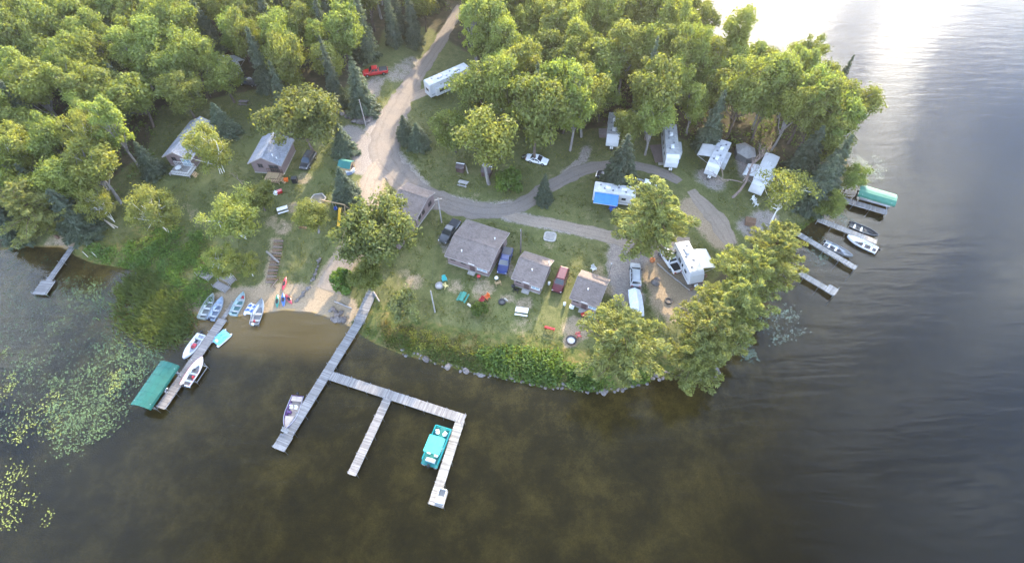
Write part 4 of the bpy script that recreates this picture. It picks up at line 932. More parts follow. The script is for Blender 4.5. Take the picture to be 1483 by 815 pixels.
def fire_ring(label, px, m, r=.55, ash=(.4,.38,.37)):
    p = at(*px); t = thing('fire_ring', label, 'fire ring', p, 0, 'fire rings'); b = MB(); n = 12
    for k in range(n):
        a = k*2*PI/n; b.box((r*math.cos(a),r*math.sin(a),.13),(.22,2*PI*r/n*.92,.3),a)
    b.build('ring', m, t); MB().lathe([(.01,.05),(r-.1,.04),(r-.1,.09),(.01,.14)],14).build('ash', plain('ash_%02d'%int(ash[0]*100), ash,.95), t); return t
STONE = plain('stone_grey',(.3,.28,.26),.9,0,.4,3,bumpy=.6)
fire_ring('pale ash fire ring on the bare patch below the right-hand cabin', (827,493), DARK, .75, (.62,.6,.6)); fire_ring('round grey fire ring beside the teal chair', (636.5,414), STONE, .6, (.5,.48,.5)); fire_ring('dark fire ring with a log beside it on the middle lawn', (727,437.5), DARK, .5, (.12,.12,.12)); fire_ring('dark fire ring on the open dirt right of the parking', (968,436), DARK, .55, (.25,.2,.16))
def log_(label, a, b, r, m, z=None, group='logs'):
    A, B = at(*a), at(*b); t = thing('log', label, 'log', (A+B)/2, heading(A,B), group); L = (B-A).length
    MB().tube([(-L/2,0,r),(-L*.2,.04,r*1.05),(L*.2,-.03,r),(L/2,0,r)],[r,r*.97,r*.9,r*.78],9).build('trunk', m, t)
    return t
LOGG = plain('log_grey',(.3,.27,.25),.9,0,.4,6,bumpy=.6); LOGB = plain('log_brown',(.2,.12,.075),.9,0,.4,6,bumpy=.6); LOGW = plain('log_pale',(.55,.5,.42),.85,0,.3,6,bumpy=.5)
log_('pale split log bench near the green picnic table', (677.5,441), (686.5,448), .2, LOGW); log_('pale log by the dark fire ring on the middle lawn', (730.5,433), (735.5,436), .14, LOGW); log_('grey log lying beside the stairs to the beach', (386,364), (405,382), .2, LOGG)
log_('long grey log rail, upper one beside the open-bed white pickup', (951.5,382), (975,402), .16, LOGG); log_('long grey log rail, lower one ending at the corner stump', (975.5,402.5), (999,421), .16, LOGG); log_('thick dark log at the right corner of the log rails', (999,421), (1017,405), .24, LOGB)
log_('weathered log edging on the beach, next to the pier rocks', (485,437), (510,447), .14, LOGG); log_('pale log leaning by the dark hut', (674,240), (678,252), .14, LOGW); log_('grey driftwood log under the pier ramp', (541,423), (550,437), .15, LOGG)
log_('fallen bleached birch trunk in the far left trees', (113,286), (167,332), .17, LOGW); log_('second fallen bleached trunk beside the first', (143,315), (171,330), .13, LOGW); log_('long grey fallen trunk in the upper left forest', (140,8), (238,90), .26, LOGG); log_('short grey fallen trunk beneath the long one', (165,66), (215,118), .2, LOGG)
log_('grey log at the sharp bend of the gravel road', (556,256), (563,262), .1, LOGG)
# stumps, boulders
def boulder_mesh(seed, rough=.22):
    import bmesh
    r_ = random.Random(seed); bm = bmesh.new(); bmesh.ops.create_icosphere(bm, subdivisions=2, radius=1)
    fx = [(Vector((r_.gauss(0,1),r_.gauss(0,1),r_.gauss(0,1))).normalized(), r_.uniform(-rough,rough)) for _ in range(9)]
    for v in bm.verts:
        n = v.co.normalized(); s = 1+sum(k*max(0,n.dot(d))**3 for d,k in fx); v.co = n*s
        v.co.z *= .7
    me = bpy.data.meshes.new('boulder'); bm.to_mesh(me); bm.free()
    for p in me.polygons: p.use_smooth = seed % 2 == 0
    return me
stm, nt, out = newmat('boulder_stone'); oi = N(nt,'ObjectInfo'); v = coord(nt); f_ = noise(nt,1.6,6,.65,v); g_ = noise(nt,7,4,.7,v)
cc = ramp(nt, f_, [(.3,(.1,.09,.085)),(.55,(.19,.172,.165)),(.75,(.3,.28,.265))]); tint = ramp(nt, oi.outputs['Random'], [(0,(.65,.6,.6)),(.5,(1,1,1)),(.8,(1.0,.85,.78)),(1,(1.25,1.2,1.15))])
cc = mixc(nt, 1.0, cc, tint, 'MULTIPLY'); cc = mixc(nt, ramp(nt,g_,[(.5,0.0),(.7,.6)]), cc, (.1,.1,.07)); finish(nt, out, cc, .9, 0, bump(nt,g_,.6,.06), .2)
BM = [boulder_mesh(s) for s in range(6)]
for m_ in BM: m_.materials.append(stm)
def boulder(p, s, label, group, sink=.25):
    o = link('boulder', random.choice(BM), None, p+Vector((0,0,s*.7*(1-sink*2))), random.uniform(0,6.3)); o.scale = (s*random.uniform(.85,1.25), s*random.uniform(.8,1.1), s*random.uniform(.8,1.1)); o.rotation_euler.x = random.uniform(-.3,.3)
    return tag(o, label, 'boulder', group)
for i in range(22):
    q_ = i/21; boulder(at(491+46*q_+random.uniform(-1.5,1.5), 163+13*math.sin(q_*2.1)+random.uniform(-3,3)), random.uniform(.38,.62), 'big pale boulder in the rock wall at the road bend', 'boulders of the rock wall')
bank = [W(*p) for p in SHORE_PX[20:40]]
cum = [0.0]
for a, b in zip(bank[:-1], bank[1:]): cum.append(cum[-1]+(b-a).length)
for i in range(185):
    s = (cum[-1])*((i+random.random())/185); k = max(j for j in range(len(cum)-1) if cum[j] <= s); d = (bank[k+1]-bank[k]).normalized(); q = bank[k]+d*(s-cum[k]); n = Vector((-d.y,d.x,0)); n = n if sdf(np.array([q.x+n.x]),np.array([q.y+n.y]))[0] > 0 else -n
    q = q+n*random.uniform(-.35,.75); big = random.random() < .1
    boulder(Vector((q.x,q.y,gz(q.x,q.y))), random.uniform(.4,.6) if big else random.uniform(.13,.32), 'grey stone in the rock edging along the lake bank', 'shore stones')
for i in range(14): boulder(at(487+random.uniform(-9,16), 455+random.uniform(-8,10)), random.uniform(.25,.6), 'grey stone heaped beside the foot of the long pier', 'stones at the pier foot')
for i in range(40):
    q_ = random.random(); boulder(at(462-34*q_*q_+random.uniform(-2,2), 372+66*q_), random.uniform(.15,.3), 'small grey stone edging the sand of the beach path', 'stones edging the beach path')
for i in range(12): boulder(at(1093+random.uniform(-9,9), 338+random.uniform(-5,5)), random.uniform(.2,.4), 'grey stone in the pile near the long right-shore dock', 'stones in the right shore pile')
for i in range(9): boulder(at(1035+random.uniform(-6,6), 540+random.uniform(-6,6)), random.uniform(.25,.5), 'grey stone at the water under the lower pine', 'stones under the lower pine')
for px, s in (((948,411),.75),((951,405),.5)): boulder(at(*px), s, ('big' if s > .6 else 'smaller')+' grey rock on the dirt beside the silver SUV', None)
for px, r_ in (((1016,407),.35),((1021,400),.3)): 
    t = thing('tree_stump', ('wider' if r_ > .32 else 'narrower')+' brown stump at the corner of the log rails', 'stump', at(*px)); MB().lathe([(r_*1.3,-.05),(r_,.12),(r_*.95,.45),(.02,.46)],12).build('trunk', LOGB, t)
# wood pile
t = thing('wood_pile', 'pile of brown firewood near the motor coach', 'wood pile', at(1086,322), R(-20))
b = MB()
for r_ in range(3):
    for k in range(7-r_): b.tube([(-.9,-1.0+.3*k+.15*r_,.14+.25*r_),(.9,-1.0+.3*k+.15*r_+.05,.14+.25*r_)], .14, 7)
b.build('logs', LOGB, t); COL.objects[-1]['kind'] = 'stuff'
# stairs of sleepers
a, b_ = at(391.5,411), at(404,347); L = (b_-a).to_2d().length; ang = heading(a,b_); t = thing('garden_stairs', 'timber sleeper stairs from the beach up to the terrace', 'stairs', a, ang)
for k in range(15):
    x = L*(k+.5)/15; p = (Matrix.Translation(a)@Matrix.Rotation(ang,4,'Z'))@Vector((x,0,0)); MB().box((x,0,gz(p.x,p.y)-a.z+.06),(.24,1.7,.22)).build('step', LOGB if k % 2 else wood('sleeper',(.2,.15,.13)), t)
# weathered dock sections stacked on the bank
def stack_sec(label, px, rz, n):
    t = thing('dock_section', label, 'dock section', at(*px), rz, 'stored dock sections'); d = MB()
    for k in range(16): d.box((-1.4+.187*k,0,.42),(.165,1.3,.05))
    d.build('deck', PLANK3, t); f = MB(); 
    for y in (-.6,.6): f.box((0,y,.3),(3.0,.06,.16))
    f.build('frame', GREYWOOD, t)
    for x in (-1.3,1.3):
        for y in (-.66,.66): MB().tube([(x,y,0),(x,y,1.1)],.04,6).build('post', ALU, t)
stack_sec('weathered dock section stored upslope of the beached rowboats', (322,417), R(-28), 1); stack_sec('second weathered dock section half under the bright small tree', (331,405), R(-32), 1); stack_sec('smaller grey dock section left of the bright small tree', (298,400), R(-28), 1)
t = thing('canoe_rack', 'dark wooden trestle beside the red kayak', 'trestle', at(400.5,412), R(65))
for x in (-.7,.7):
    for s in (-1,1): MB().beam((x,0,.8),(x+.1*s,.5*s,0),.07,.07).build('leg', DKWOOD, t)
MB().beam((-1.2,0,.82),(1.2,0,.82),.09,.12).build('beam', DKWOOD, t); MB().box((0,.25,.45),(1.6,.25,.04)).build('shelf', GREYWOOD, t)
# play frame
c = at(461,289); t = thing('sandbox', 'six-sided sandbox with a timber rim on the terrace lawn', 'sandbox', c, .2); b = MB()
for k in range(6):
    p, q = [(1.45*math.cos(a_),1.45*math.sin(a_),.14) for a_ in (k*PI/3,(k+1)*PI/3)]; b.beam(p,q,.2,.24)
b.build('rim', GREYWOOD, t); MB().prism([(1.33*math.cos(k*PI/3),1.33*math.sin(k*PI/3)) for k in range(6)],.02,.09).build('sand', plain('sandbox_sand',(.2,.17,.13),.95), t)
a, b_ = at(470.5,302), at(504,309); ang = heading(a,b_); L = (b_-a).length; t = thing('swing_set', 'timber swing set with a blue swing beside the sandbox', 'swing set', (a+b_)/2, ang)
MB().beam((-L/2,0,2.2),(L/2,0,2.2),.14,.18).build('beam', TANWOOD, t)
for x in (-L/2+.1,L/2-.1):
    for s in (-1,1): MB().beam((x,0,2.15),(x,1.0*s,0),.11,.11).build('leg', TANWOOD, t)
sw = MB(); sw.lathe([(.02,.5),(.3,.5),(.34,.62),(.3,.9),(.27,.88),(.28,.62),(.02,.56)],12,(.0,0,0)); sw = sw.build('swing_seat', BLUE, t); rp = MB()
for x in (-.28,.28): rp.tube([(x,0,.85),(x,0,2.15)],.015,4)
rp.build('rope', PVC, sw)
a, b_ = at(496,309), at(491.5,331); t = thing('slide', 'yellow slide at the edge of the big oak', 'slide', a, heading(a,b_)); L = (b_-a).length
MB().loft([[(x,-.25,z+.16),(x,-.22,z+.16),(x,-.2,z+.02),(x,.2,z+.02),(x,.22,z+.16),(x,.25,z+.16),(x,.24,z),(x,-.24,z)] for x,z in ((0,1.5),(L*.15,1.45),(L*.55,.75),(L*.85,.3),(L,.22))]).build('chute', YELLOW, t)
for y in (-.25,.25): MB().tube([(-.02,y,0),(-.02,y,1.6)],.04,6).build('post', TANWOOD, t)
# planter at the road, concrete lid, poles
t = thing('planter', 'six-sided timber planter with red flowers and a white pump by the spruce', 'planter', at(536.5,150), .2); b = MB()
for k in range(6):
    p, q = [(1.2*math.cos(a_),1.2*math.sin(a_),.25) for a_ in (k*PI/3,(k+1)*PI/3)]; b.beam(p,q,.16,.5)
b.build('rim', GREYWOOD, t); MB().prism([(1.13*math.cos(k*PI/3),1.13*math.sin(k*PI/3)) for k in range(6)],.05,.42).build('soil', plain('soil_dark',(.05,.06,.03),.95), t)
f = MB()
for _ in range(60): 
    x, y = random.gauss(.55,.22), random.gauss(.1,.25); f.box((x,y,.5+random.random()*.25),(.13,.13,.05),random.random()*3,0,random.random(),random.random())
f.build('flowers', RED, t); COL.objects[-1]['kind'] = 'stuff'
pm = MB(); pm.tube([(-.3,.1,.4),(-.3,.1,1.5)],.1,8); pm.tube([(-.3,.1,1.4),(-.9,.5,1.55)],.06,6); pm.tube([(-.3,.1,1.25),(.1,.3,1.1)],.06,6); pm.build('pump', WHITE, t)
p = at(796.5,343); t = thing('tank_lid', 'pale rounded concrete slab in the grass below the gravel lane', 'concrete slab', p, -.2)
rr = [(1.15*(abs(math.cos(a_))**.5)*math.copysign(1,math.cos(a_)),1.15*(abs(math.sin(a_))**.5)*math.copysign(1,math.sin(a_))) for a_ in [k*PI/12 for k in range(24)]]
MB().prism(rr,-.1,.14).build('slab', plain('concrete_pale',(.36,.34,.31),.9,0,.3,3), t); MB().prism([(x*.72,y*.72) for x,y in rr],.14,.2).build('lid', plain('concrete_old',(.27,.255,.235),.9,0,.3,3), t)
def pole(label, px, h, m, arm=None):
    t = thing('utility_pole', label, 'utility pole', at(*px), .3, 'utility poles'); MB().tube([(0,0,-.3),(0,0,h)],[.13,.09],9).build('pole', m, t)
    if arm: MB().beam((-.7,0,h-.35),(.7,0,h-.35),.08,.1).build('crossarm', m, t)
    MB().tube([(0,.12,h-.7),(0,.12,h-.25)],.09,8).build('insulator', PVC, t); return at(*px)+Vector((0,0,h-.25))
POLEM = bark('pole_wood',(.36,.33,.31)); POLED = bark('pole_wood_dark',(.2,.16,.15))
w1 = pole('grey utility pole on the lawn between the shrub and the big cabin', (630,452), 6.2, POLEM); w2 = pole('grey utility pole at the road beside the black pickup', (639.5,322), 6.4, POLEM, 1); w3 = pole('dark utility pole behind the middle small cabin', (754,366), 6.4, POLED); w4 = pole('slim grey pole by the planter at the forest road', (530,183), 6.5, POLEM)
def wire(label, a, b, sag=.5):
    tag(MB().tube([a.lerp(b,i/12)-Vector((0,0,sag*4*(i/12)*(1-i/12))) for i in range(13)],.011,4).build('overhead_cable', DARK), label, 'cable')
wire('cable from the roadside pole to the lawn pole', w2, w1, .4); wire('cable between the roadside pole and the dark pole', w2, w3, .5); wire('cable from the dark pole to the middle small cabin', w3, ground(800,382,4.0)+Vector((0,0,4.0)), .3)
# grills, coolers, bottles, grill at cabins
def grill(label, px, m, rz=0):
    t = thing('kettle_grill', label, 'grill', at(*px), rz, 'grills'); MB().lathe([(.02,.5),(.25,.55),(.34,.75),(.345,.82)],14).build('bowl', BLACK, t); MB().lathe([(.345,.82),(.3,1.0),(.15,1.1),(.02,1.12)],14).build('lid', m, t)
    for k in range(3): MB().tube([(.22*math.cos(k*2.1),.22*math.sin(k*2.1),.6),(.4*math.cos(k*2.1),.4*math.sin(k*2.1),0)],.02,5).build('leg', ALU, t)
grill('red kettle grill at the steps of the big mauve cabin', (693.5,404), RED); grill('black kettle grill at the corner of the middle small cabin', (743,418), BLACK); grill('white lidded grill by the wooden chair before the blue pickup', (719,406.5), WHITE)
def bottle(label, px): 
    t = thing('gas_tank', label, 'gas tank', at(*px)); MB().lathe([(.02,0),(.2,.03),(.22,.2),(.22,.7),(.14,.84),(.02,.88)],14).build('tank', PVC, t); MB().lathe([(.07,.86),(.08,.96),(.02,.97)],10).build('cap', DARK, t)
bottle('white gas tank at the left corner of the right-hand small cabin', (817.5,441.5)); bottle('white gas tank by the right corner of the middle small cabin', (795,412))
def tub(label, name, px, m, rz=0, s=(.9,.5,.45), lidm=None):
    t = thing(name, label, name.replace('_',' '), at(*px), rz); MB().box((0,0,s[2]/2),s,taper=1.08).build('box', m, t); MB().box((0,0,s[2]+.03),(s[0]*1.12,s[1]*1.14,.07)).build('lid', lidm or WHITE, t)
tub('red cooler with a dark base by the right-hand small cabin', 'cooler', (846,457), DARK, .4, (1.0,.6,.5), RED); tub('teal storage box half under the pine by the right-hand cabin', 'storage_box', (856,458.5), TEAL, -.3, (1.4,.7,.4), TEAL); tub('white cooler on the steps side of the right-hand cabin', 'cooler', (828,445.5), WHITE, -.4, (.7,.5,.45)); tub('yellow tool box behind the tailgate of the open-bed white pickup', 'tool_box', (980.5,393.5), YELLOW, R(10), (1.9,.45,.4), YELLOW); tub('blue tub next to the yellow tool box', 'tub', (985,393), BLUE, .3, (.7,.5,.4), BLUE)
tub('red cooler at the deck stairs of the terrace cabin', 'cooler', (405.5,279), RED, .5, (.9,.6,.5), RED); tub('white cooler beside the red one at the deck stairs', 'cooler', (399,281), WHITE, -.5, (.9,.6,.5), WHITE); tub('orange tub at the corner of the terrace cabin', 'tub', (415,262), ORANGE, .2, (.7,.6,.5), ORANGE); tub('dark bin beside the leaning board at the terrace cabin', 'bin', (428,264), BLACK, .1, (.9,.8,1.1), BLACK); tub('white storage box next to the green roofed shed', 'storage_box', (510,249), WHITE, .9, (1.0,.7,.7)); tub('blue-grey bin in front of the green roofed shed', 'bin', (506,252), plain('bin_blue',(.2,.25,.38)), .4, (1.0,.7,.8))
for px, lab in (((976.5,236),'blue inflatable ring leaning at the front of the long grey roofed camper'),):
    t = thing('inflatable_ring', lab, 'inflatable', at(*px), .4); MB().tube([(.75*math.cos(k*PI/10),.55*math.sin(k*PI/10),.25) for k in range(21)],.24,8).build('ring', BLUE, t); MB().lathe([(.02,.2),(.5,.2),(.5,.26),(.02,.27)],14).build('floor', WHITE, t)
tub('grey utility box beside the deep-shade camper', 'utility_box', (873.5,196), plain('box_brown',(.14,.11,.11)), 0, (1.8,1.6,1.0), plain('box_lid',(.2,.17,.17)))
t = thing('chiminea', 'orange clay chiminea by the log rails', 'chiminea', at(944,379)); MB().lathe([(.25,0),(.3,.1),(.48,.4),(.45,.7),(.2,.95),(.15,1.3),(.18,1.35)],14).build('body', plain('terracotta',(.5,.17,.06),.8), t); MB().lathe([(.02,1.35),(.2,1.36),(.2,1.4),(.02,1.42)],12).build('lid', BLACK, t)
t = thing('dirt_bike', 'grey moped leaning behind the trunk left of the white car', 'moped', at(761,229), .5)
for x in (-.6,.6): MB().tube([(x+.28*math.cos(k*PI/8),0,.3+.28*math.sin(k*PI/8)) for k in range(17)],.07,6).build('wheel', RUBBER, t)
MB().loft([[(x,-w,z0),(x,w,z0),(x,w*.7,z1),(x,-w*.7,z1)] for x,w,z0,z1 in ((-.8,.1,.5,.75),(-.3,.16,.4,.85),(.2,.14,.4,.7),(.6,.1,.45,.95))]).build('body', ALU, t); MB().tube([(.55,-.35,1.05),(.6,0,1.0),(.55,.35,1.05)],.03,5).build('handlebar', BLACK, t); MB().box((-.35,0,.9),(.7,.25,.1)).build('saddle', BLACK, t)
for px, lab in (((518.5,272),'slim grey fence post at the sandy track'),((127.5,372),'pale stake, left of two at the water by the far left dock'),((141,373),'pale stake, right of two at the water by the far left dock')):
    t = thing('wooden_stake', lab, 'stake', at(*px)); MB().tube([(0,0,-.3),(.05,-.1,1.6)],[.06,.05],6).build('post', LOGW, t); MB().tube([(.05,-.1,1.6),(.05,-.1,1.66)],.08,6).build('cap', LOGG, t)
# ================================================================ trees
def leaf_mesh(name, C, S, Nn, mat, asp=1.5, jit=.7, up=None):
    n = len(C); C = np.asarray(C); S = np.asarray(S)
    nr = Nn+rng.normal(0,jit,(n,3)); nr /= np.linalg.norm(nr,axis=1,keepdims=True)+1e-9
    t = rng.normal(0,1,(n,3)) if up is None else up+rng.normal(0,.35,(n,3))
    t -= nr*(t*nr).sum(1,keepdims=True); t /= np.linalg.norm(t,axis=1,keepdims=True)+1e-9
    b = np.cross(nr,t); h = S[:,None]*.5
    bend = nr*h*.35
    V = np.stack([C-t*h*asp-bend, C+b*h*.8, C+t*h*asp-bend, C-b*h*.8],1).reshape(-1,3)
    me = bpy.data.meshes.new(name); me.vertices.add(4*n); me.vertices.foreach_set('co', V.ravel())
    me.loops.add(4*n); me.loops.foreach_set('vertex_index', np.arange(4*n)); me.polygons.add(n)
    me.polygons.foreach_set('loop_start', np.arange(0,4*n,4)); me.polygons.foreach_set('loop_total', np.full(n,4)); me.update()
    a = me.attributes.new('tint','FLOAT','FACE'); a.data.foreach_set('value', np.clip(rng.normal(.5,.22,n),0,1))
    me.materials.append(mat); return me
def trunk_mesh(mb, mat):
    me = bpy.data.meshes.new('trunk'); me.from_pydata(mb.v, [], mb.f); me.materials.append(mat)
    me.polygons.foreach_set('use_smooth', [True]*len(me.polygons)); return me
def unit(n): v = rng.normal(0,1,(n,3)); return v/np.linalg.norm(v,axis=1,keepdims=True)
def limb(mb, a, b, r0, r1, bow=.12, n=5):
    a, b = np.array(a), np.array(b); L = np.linalg.norm(b-a); o = rng.normal(0,bow*L,3)
    mb.tube([tuple(a+(b-a)*t+o*math.sin(PI*t)) for t in np.linspace(0,1,n)], [r0+(r1-r0)*t for t in np.linspace(0,1,n)], 6, caps=False)
def leafy(H, Rr, mat, bk, ncl=48, per=240, leaf=.31, z0=.26, clr=.25, flat=.42, stems=1, lean=0.0):
    mb = MB(); Cs, Ss, Ns = [], [], []
    top = np.array([lean*H+rng.normal(0,.3), rng.normal(0,.3), .74*H])
    bases = [np.array([rng.normal(0,.25),rng.normal(0,.25),-.3]) if stems > 1 else np.array([0,0,-.3]) for _ in range(stems)]
    tops = [top+np.array([rng.normal(0,.2*Rr),rng.normal(0,.2*Rr),0])*(stems > 1) for _ in range(stems)]
    for b, t in zip(bases, tops): limb(mb, b, t, .02*H/stems, .04, .03, 7)
    cz = H*(z0+1)/2; rz = H*(1-z0)/2
    ang0 = rng.uniform(0,6.28)
    for k in range(ncl):
        u = unit(1)[0]; u[2] = u[2]*.9+.15; rad = rng.uniform(.5,.92) if k > ncl*.15 else rng.uniform(.1,.45)
        lob = 1+.2*math.sin(3*math.atan2(u[1],u[0])+ang0)+.1*math.sin(5*math.atan2(u[1],u[0])+2*ang0)
        c = np.array([u[0]*Rr*rad*lob, u[1]*Rr*rad*lob, cz+u[2]*rz*rad])
        c[0] += lean*c[2]
        r = Rr*clr*rng.uniform(.7,1.35); m = int(per*(r/(Rr*clr))**1.6)
        d = unit(m); rr = r*np.clip(rng.normal(.78,.33,m),.1,1.7)
        P = c+d*rr[:,None]*np.array([1,1,flat+.35]); keep = (d[:,2] > -.55)|(rng.random(m) < .35); P, d = P[keep], d[keep]
        Cs.append(P); Ns.append(d+np.array([0,0,.35])); Ss.append(leaf*rng.uniform(.55,1.25,len(P)))
        s = tops[k % stems]; f = rng.uniform(.35,.95); st = bases[k % stems]*(1-f)+s*f
        limb(mb, st, c+np.array([0,0,-r*.2]), .018*H*(1-f*.75)*.6, .02, .1, 4)
    return trunk_mesh(mb,bk), leaf_mesh('crown', np.concatenate(Cs), np.concatenate(Ss), np.concatenate(Ns), mat)
def spruce(H, Rr, mat, bk, levels=46, sparse=1.0, leaf=.3):
    mb = MB(); limb(mb,(0,0,-.3),(0,0,H*.97),.018*H,.02,.004,6); Cs, Ss, Ns, Us = [],[],[],[]
    for i in range(levels):
        q = (i+.5)/levels; z = H*(.06+.93*q); L0 = Rr*(1-q)**.85+.12; nb = max(4,int((11-6*q)*sparse))
        for k in range(nb):
            a = rng.uniform(0,6.28); L = L0*rng.uniform(.6,1.12); m = max(4,int(L*8)); s = np.linspace(.12,1,m)
            d = np.array([math.cos(a),math.sin(a),0]); sd = np.array([-d[1],d[0],0])
            P = d*(s*L)[:,None]; P[:,2] = z-.32*L*s+.14*L*s**3; w = .3*L*(1-s*.7)
            for side in (-1,0,1):
                Q = P+sd*(side*w*rng.uniform(.5,1,m))[:,None]+rng.normal(0,.05,(m,3)); Q[:,2] -= abs(side)*w*.35
                Cs.append(Q); Ns.append(np.tile([d[0]*.5,d[1]*.5,1.0],(m,1))); Ss.append(leaf*rng.uniform(.7,1.2,m)*(1.1-.4*q)); Us.append(np.tile(d+sd*side*.7+[0,0,-.25],(m,1)))
    return trunk_mesh(mb,bk), leaf_mesh('crown', np.concatenate(Cs), np.concatenate(Ss), np.concatenate(Ns), mat, 1.7, .35, np.concatenate(Us))
def pine(H, Rr, mat, bk, whorls=11, leaf=.23):
    mb = MB(); limb(mb,(0,0,-.3),(.2,.1,H*.95),.02*H,.04,.01,8); Cs, Ss, Ns, Us = [],[],[],[]
    for i in range(whorls):
        q = (i+.6)/whorls; z = H*(.2+.78*q); L0 = Rr*(.55+1.0*q-1.5*q*q)*1.25 if q < .95 else Rr*.18
        n = 6 if q < .8 else 4; a0 = rng.uniform(0,6.28)
        for k in range(n):
            a = a0+k*2*PI/n+rng.uniform(-.4,.4); L = max(.5,L0*rng.choice([.5,.75,1.0,1.2,1.45])*rng.uniform(.85,1.1)); rise = rng.uniform(-.04,.26)*L+.14*L*q
            d = np.array([math.cos(a),math.sin(a),0.]); tip = d*L+np.array([0,0,z+rise]); st = np.array([.1,0,z-.1]); sd = np.array([-d[1],d[0],0])
            limb(mb, st, tip, .06*(1-q*.6)+.02, .015, .06, 4)
            for s in np.arange(.25,1.03,.09):
                w = L*.17*math.sin(PI*min(.95,s*.8+.1))
                for side in ((-1,0,1) if L > 1.2 else (0,)):
                    c = st+(tip-st)*s+sd*side*w*rng.uniform(.4,1.1)+np.array([0,0,rng.normal(.05,.12)]); m = 14
                    dd = unit(m)*np.array([.25,.25,.13])*(.7+.1*L); u = d*.8+sd*side*.7+np.array([0,0,.25])
                    Cs.append(c+dd); Ns.append(dd*.8+np.array([0,0,.7])); Ss.append(leaf*rng.uniform(.6,1.2,m)); Us.append(np.tile(u,(m,1)))
    return trunk_mesh(mb,bk), leaf_mesh('crown', np.concatenate(Cs), np.concatenate(Ss), np.concatenate(Ns), mat, 2.6, .5, np.concatenate(Us))
def bush(Rr, H, mat, bk, ncl=16, per=120, leaf=.24):
    mb = MB(); Cs, Ss, Ns = [],[],[]
    for k in range(ncl):
        a = rng.uniform(0,6.28); rad = Rr*math.sqrt(rng.random())*.8; c = np.array([rad*math.cos(a),rad*math.sin(a),H*(.35+.45*rng.random()*(1-.5*rad/Rr))]); r = Rr*.34*rng.uniform(.7,1.3)
        d = unit(per); Cs.append(c+d*r*rng.uniform(.6,1.1,(per,1))*np.array([1,1,.8])); Ns.append(d+[0,0,.4]); Ss.append(leaf*rng.uniform(.6,1.2,per)); limb(mb,(rng.normal(0,.1),rng.normal(0,.1),-.1),c,.04,.012,.1,4)
    return trunk_mesh(mb,bk), leaf_mesh('crown', np.concatenate(Cs), np.concatenate(Ss), np.concatenate(Ns), mat)
def deadtree(H, mat):
    mb = MB(); br = MB()
    def rec(b, a, d, L, r, k):
        e = a+d*L; limb(b, a, e, r, r*.55, .06, 4)
        if k:
            for _ in range(3 if k > 1 else 4):
                nd = d+rng.normal(0,.42,3); nd[2] += .1; nd /= np.linalg.norm(nd); f = rng.uniform(.45,1); rec(br, a+(e-a)*f, nd, L*rng.uniform(.5,.75), r*.5, k-1)
    rec(mb, np.array([0,0,-.3]), np.array([.25,.12,1.0]), H*.42, .17, 4)
    return trunk_mesh(mb,mat), trunk_mesh(br,mat)
BK = bark('bark_brown',(.13,.1,.085)); BKG = bark('bark_grey',(.26,.235,.215)); BKW = bark('bark_birch',(.68,.65,.6),True); BKP = bark('bark_pine',(.17,.105,.075)); BKD = bark('bark_dead',(.3,.23,.2))
LM = {k: leafmat('leaf_'+k, c, y, h, v) for k, (c, y, h, v) in dict(maple=((.15,.182,.05),.28,.04,.35), oak=((.12,.14,.046),.3,.015,.2), aspen=((.19,.22,.056),.3,.03,.3), birch=((.2,.22,.06),.35,.02,.2), spruce=((.1,.125,.085),.15,.02,.35), pine=((.215,.235,.08),.3,.015,.15), bush=((.1,.15,.036),.3,.04,.3), pale=((.16,.18,.075),.3,.02,.2)).items()}
PROTO = {
 'maple': [leafy(12,4.0,LM['maple'],BK,*a) for a in ((48,250),(40,270,.34),(60,220,.28,.16),(44,250,.31,.3,.3),(54,230,.29,.2,.22),(36,280,.32,.12,.3))],
 'aspen': [leafy(13,2.9,LM['aspen'],BKG,50,220,.28,z_,c_) for z_,c_ in ((.17,.3),(.1,.26),(.28,.34),(.2,.24),(.35,.3))],
 'oak': [leafy(12,5.6,LM['oak'],BK,70,280,.35,.2,.22,.5) for _ in range(2)],
 'birch': [leafy(10,4.2,LM['birch'],BKW,60,200,.26,.12,.23,.6,3) for _ in range(3)],
 'white_birch': [leafy(12,4.6,LM['birch'],BKW,34,120,.3,.42,.25,.5,2,-.08)],
 'spruce': [spruce(11,2.5,LM['spruce'],BKP) for _ in range(3)],
 'pine': [pine(14,5.2,LM['pine'],BKP) for _ in range(3)],
 'bush': [bush(1.6,2.0,LM['bush'],BK) for _ in range(3)],
 'pale': [leafy(5,2.8,LM['pale'],BKG,26,150,.28,.12,.27,.6,3) for _ in range(1)],
 'dead': [deadtree(13,BKD)],
}
PH = dict(maple=12,aspen=13,oak=12,birch=10,white_birch=12,spruce=11,pine=14,bush=2,pale=5,dead=13); PR = dict(maple=4.0,aspen=2.9,oak=5.6,birch=4.2,white_birch=4.6,spruce=2.5,pine=5.2,bush=1.6,pale=2.8,dead=4)
NAMES = dict(maple='leafy_tree',aspen='aspen_tree',oak='oak_tree',birch='birch_tree',white_birch='birch_tree',spruce='spruce_tree',pine='pine_tree',bush='leafy_shrub',pale='pale_shrub',dead='dead_tree')
TREES = []
def plant(kind, p, h, r, label, group=None, var=None, rz=None):
    tm, cm = PROTO[kind][rng.integers(len(PROTO[kind])) if var is None else var % len(PROTO[kind])]
    root = thing(NAMES[kind], label, 'shrub' if kind in ('bush','pale') else 'tree', p, rng.uniform(0,6.28) if rz is None else rz, group)
    root.scale = (r/PR[kind], r/PR[kind], h/PH[kind])
    link('stem' if kind in ('bush','pale') else 'trunk', tm, root); link('crown' if kind != 'dead' else 'branches', cm, root); TREES.append((p.x,p.y,r)); return root
def tree(kind, px, py, h, r, label, cf=.6, **k): return plant(kind, ground(px,py,h*cf), h, r, label, **k)
